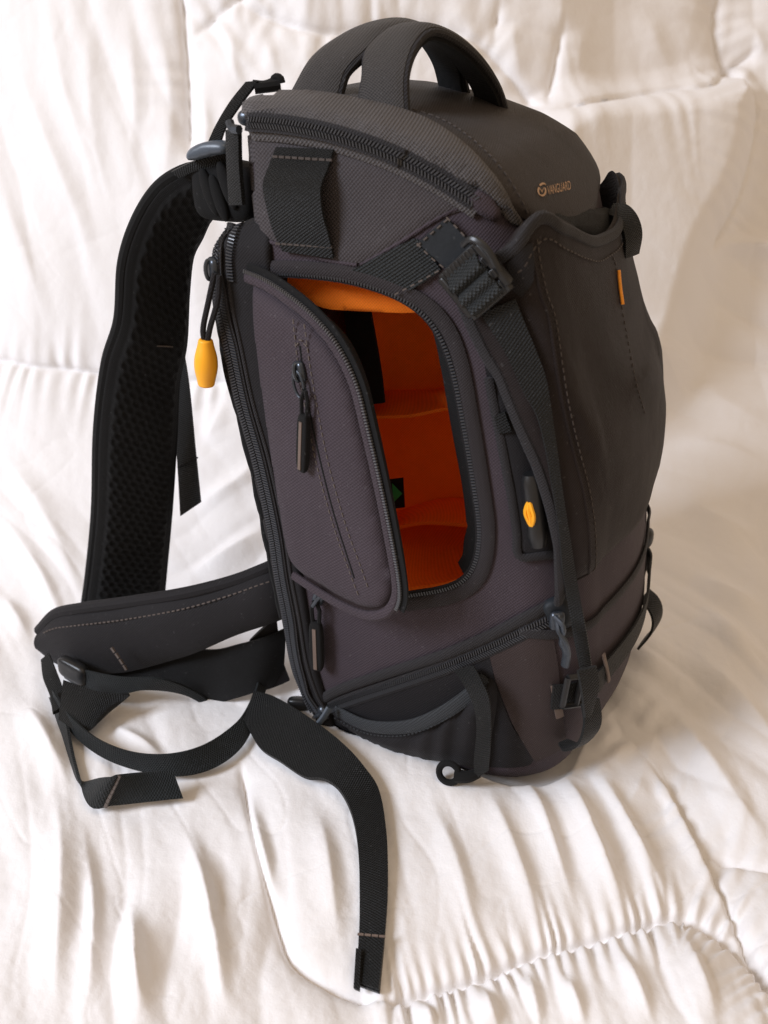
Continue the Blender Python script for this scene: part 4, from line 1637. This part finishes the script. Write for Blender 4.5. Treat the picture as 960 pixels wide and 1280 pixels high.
sA_, sB_ = spl(sl_, 300), spl(sr_, 300)
T = tangents((sA_ + sB_) / 2)
nn = nrm(np.cross(T, nrm(sB_ - sA_)))
if np.dot(nn[150], np.array(CAM_LOC) - sA_[150]) < 0:
    nn = -nn
mb = MB()
mb.sheet(sA_, sB_, .016, k=44, N=nn, rnd=.5, bump=hexbump)
ss = mb.build('shoulder_strap', M['mesh'], BAG, smooth=180, label='padded shoulder strap with honeycomb air mesh')
for line, r in ((sA_[::3], .0048), (sB_[::3], .0030)):
    mb = MB()
    mb.tube(line, r, 10)
    mb.build('strap_edge', M['black'], ss)
STRAPB = BVHTree.FromPolygons([tuple(v.co) for v in ss.data.vertices], [tuple(p.vertices) for p in ss.data.polygons])
for xa, xb2, y0, mt in ((196, 216, 432, 'thread'),):
    P, N = lay([(xa, y0), (xb2, y0 + 1)], STRAPB, 8)
    mb = MB()
    mb.tube(P + N * .0006, .0006, 6)
    mb.build('bar_tack', M[mt], ss)
# crumpled fabric where the strap meets the back
blob('strap_root', M['black'], ss, np.array(hit(285, 238, ('y', .05))[0]), (1, 0, 0), (0, 1, 0), (0, 0, 1), .026, .014, .021, p=4)
for q in ((262, 240), (274, 248), (284, 232)):
    blob('strap_fold', M['black'], ss, np.array(hit(q[0], q[1], ('y', .036))[0]), (.9, 0, .3), (0, 1, 0), (-.3, 0, .9), .0055, .004, .018, p=2.1)
belt('strap_tail', M['webblack'], BAG, E([(205, 420, .105), (214, 480, .100), (221, 560, .095), (226, 645, .095)], 24), E([(226, 420, .105), (236, 480, .100), (244, 560, .095), (251, 628, .095)], 24), .0024)
P = E([(222, 584, .093), (247, 572, .093)], 6)
mb = MB()
mb.tube(P, .0008, 6)
mb.build('bar_tack', M['dark'], BAG)
# load lifter strap with the blue-grey adjuster, and the harness patch on the upper back corner
belt('load_lifter', M['webblack'], BAG, E([(308, 103, .05), (288, 128, .045), (270, 158, .040), (259, 182, .038)], 20), E([(323, 102, .05), (303, 128, .045), (283, 158, .040), (274, 184, .038)], 20), .003)
patch('lifter_buckle', M['bluegrey'], BAG, [(237, 192), (243, 184), (258, 177), (275, 176), (286, 180), (286, 190), (268, 194), (250, 199), (239, 199)], (Vector((0, .034, 0)), Vector((0, 1, 0))), .004, .008, bulge=.003, step=4, lip=7)
belt('lifter_webbing', M['webblack'], BAG, E([(290, 186, .04), (262, 196, .038), (240, 202, .036), (215, 214, .036)], 16), E([(292, 206, .045), (268, 210, .04), (246, 213, .038), (225, 222, .038)], 16), .003)
mb = MB()
mb.tube(E([(316, 105, .05), (330, 106, .055), (341, 102, .06), (344, 97, .06), (350, 98, .06), (352, 104, .06)], 20), .0028, 8)
mb.tube(E([(318, 110, .05), (335, 108, .055), (350, 106, .06)], 10), .004, 8)
mb.build('lifter_anchor', M['black'], BAG)
belt('harness_patch', M['webblack'], BAG, E([(284, 162, .004), (285, 200, .004), (288, 256, .004)], 14), E([(300, 166, .0), (301, 210, .0), (305, 256, .0)], 14), .004)
mb = MB()
mb.tube(E([(287, 152, .0), (290, 160, -.002), (299, 162, -.004)], 8), .0030, 8)
mb.build('lifter_ring', M['metal'], BAG)

# ------------------------------------------------------------------ hip belt
ht = E([(352, 702, .030), (330, 712, .020), (290, 727, .010), (230, 742, -.002), (160, 753, -.010), (100, 761, -.014), (70, 768, -.014), (50, 788, -.012)], 90)
hb = E([(356, 772, .020), (335, 781, .010), (290, 796, .0), (232, 820, -.010), (165, 838, -.018), (110, 840, -.020), (76, 832, -.018), (56, 812, -.014)], 90)
hip = belt('hip_belt', M['dark'], BAG, ht, hb, .013, k=12, rnd=.8, bump=lambda u, l, wd: .004 * math.sin(u * math.pi) + .0012 * math.sin(l * 60 + u * 3))
mb = MB()
mb.tube(ht, .0058, 10)
mb.build('belt_edge', M['dark'], hip)
T = tangents((ht + hb) / 2)
hn_ = nrm(np.cross(T, nrm(hb - ht)))
if np.dot(hn_[40], np.array(CAM_LOC) - ht[40]) < 0:
    hn_ = -hn_
stitches(hip, ht[4:82] + (hb - ht)[4:82] * .19 + hn_[4:82] * .0088, hn_[4:82], .003, .002, .0005)
# lower flap of the belt and the dark webbing sheath under it
h2t = E([(356, 786, .03), (330, 797, .018), (296, 806, .010), (270, 812, .006), (230, 812, .0), (160, 820, -.006), (90, 830, -.012)], 60)
h2b = E([(352, 850, .03), (326, 862, .012), (296, 872, .004), (270, 876, .0), (225, 862, -.008), (160, 852, -.014), (95, 852, -.016)], 60)
belt('belt_sheath', M['black'], hip, h2t, h2b, .007, k=6, rnd=.7)
belt('belt_anchor', M['dark'], hip, E([(345, 770, .03), (352, 820, .03), (362, 850, .03)], 14), E([(312, 800, .02), (318, 850, .018), (330, 862, .02)], 14), .006, rnd=.6)
stitches(hip, np.array(E([(142, 812, -.036), (150, 823, -.037), (157, 834, -.037)], 8)), np.tile(np.array((0, -1.0, .2)), (8, 1)), .005, .0004, .0011)
# folded webbing in the belt: upper band, loop standing on its edge, end tab
wbA = E([(74, 828, -.030), (100, 836, -.040), (150, 846, -.044), (200, 848, -.034), (240, 862, -.014), (272, 884, .004)], 50)
wbB = E([(86, 856, -.034), (112, 868, -.044), (140, 872, -.048), (180, 862, -.040), (230, 868, -.018), (268, 890, .0)], 50)
belt('belt_webbing', M['webcool'], BAG, wbA, wbB, .0024)
belt('belt_webbing', M['webblack'], BAG, G([(80, 850, .034), (120, 864, .028), (162, 868, .024)], 16), G([(74, 900, .010), (106, 916, .009), (140, 886, .013)], 16), .003, k=6)
# loop and end tab stand on the duvet
def stand(pb, pt, n, lean=.004, up=.007):
    """strap on its edge: lower edge on the duvet, upper edge above it at nearly the same depth"""
    b = G(pb, n, up)
    tp = spl(pt, n)
    t = np.array([np.array(hit(tp[i][0], tp[i][1], ('y', float(b[i][1]) + lean))[0]) for i in range(n)])
    return t, b


l1, l2 = stand([(72, 886), (92, 918), (126, 945), (170, 962), (222, 970), (268, 960), (304, 932), (322, 892), (332, 862, .01), (344, 838, .02)],
               [(66, 862), (86, 892), (120, 922), (165, 940), (215, 942), (260, 928), (298, 900), (318, 866), (326, 838), (336, 820)], 90)
belt('belt_loop', M['webcool'], BAG, l1, l2, .0024)
t1, t2 = stand([(76, 870, .01), (84, 905, .006), (94, 955), (112, 1006), (140, 1006), (185, 1002), (229, 998)],
               [(62, 872), (66, 905), (76, 945), (96, 978), (130, 972), (175, 966), (216, 963)], 60, .010)
belt('belt_end', M['webcool'], BAG, t1, t2, .0030)
k0 = int(np.argmin(np.abs(project(t2)[:, 0] - 138) + (np.arange(60) < 30) * 500))
P = np.array([t1[k0] + (t2[k0] - t1[k0]) * t for t in np.linspace(.05, .95, 10)]) + np.array((0, -.0024, .001))
stitches(BAG, P, np.tile(np.array((0.2, -1.0, .5)), (10, 1)), .004, .0004, .0012, M['thread'])
blob('belt_buckle', M['plastic'], BAG, np.array(hit(92, 838, ('y', -.040))[0]), (.95, -.1, -.1), (.1, .9, 0), (.1, 0, .95), .018, .006, .011, p=4)
belt('belt_slack', M['webblack'], BAG, G([(52, 826, .028), (55, 850, .020), (63, 872, .014), (66, 892, .010)], 16), G([(62, 818, .032), (70, 838, .026), (78, 858, .018), (82, 884, .012)], 16), .004)
# long loose waist strap over the duvet
w1 = G([(318, 868, .020), (345, 876, .016), (385, 900, .012), (425, 930, .008), (455, 962, .006), (474, 1000, .003), (483, 1050, .002), (485, 1110, 0), (481, 1180, 0), (474, 1248, 0)], 110)
w2 = G([(306, 905, .010), (325, 938, .006), (352, 962, .003), (382, 981, .002), (404, 977, .008), (425, 992, .008), (440, 1022, .005), (448, 1070, .003), (450, 1130, 0), (449, 1180, 0), (446, 1238, 0)], 110)
for _ in range(6):
    for q_ in (w1, w2):
        q_[1:-1, 2] = (q_[:-2, 2] + q_[2:, 2]) / 2
lift = np.full(110, .003)[:, None] * np.array((0, 0, 1.0))
ws = belt('waist_strap', M['webblack'], BAG, w1 + lift, w2 + lift, .0034, k=8, bump=lambda u, l, wd: .0005 * (abs(2 * u - 1) > .8))
hem_a, hem_b = (w1 + lift)[98:] + np.array((0, 0, .0030)), (w2 + lift)[98:] + np.array((0, 0, .0030))
belt('strap_hem', M['webblack'], ws, hem_a, hem_b, .0030, k=6)
ea = G([(449, 1190), (446, 1240)], 10, .007)
belt('strap_fold', M['webblack'], ws, ea - np.array((.0020, 0, -.002)), ea + np.array((.002, .0, .002)), .004)
k_ = 98
P = np.array([w1[k_] + (w2[k_] - w1[k_]) * t for t in np.linspace(.08, .92, 10)]) + np.array((0, 0, .0080))
stitches(ws, P, np.tile(np.array((0, -.3, 1.0)), (10, 1)), .004, .0004, .0007, M['strip'])
blob('belt_toggle', M['plastic'], BAG, np.array(hit(374, 886, GROUND)[0]) + np.array((0, 0, .006)), (.8, .3, 0), (-.3, .8, 0), (0, 0, 1), .012, .006, .006, p=3)
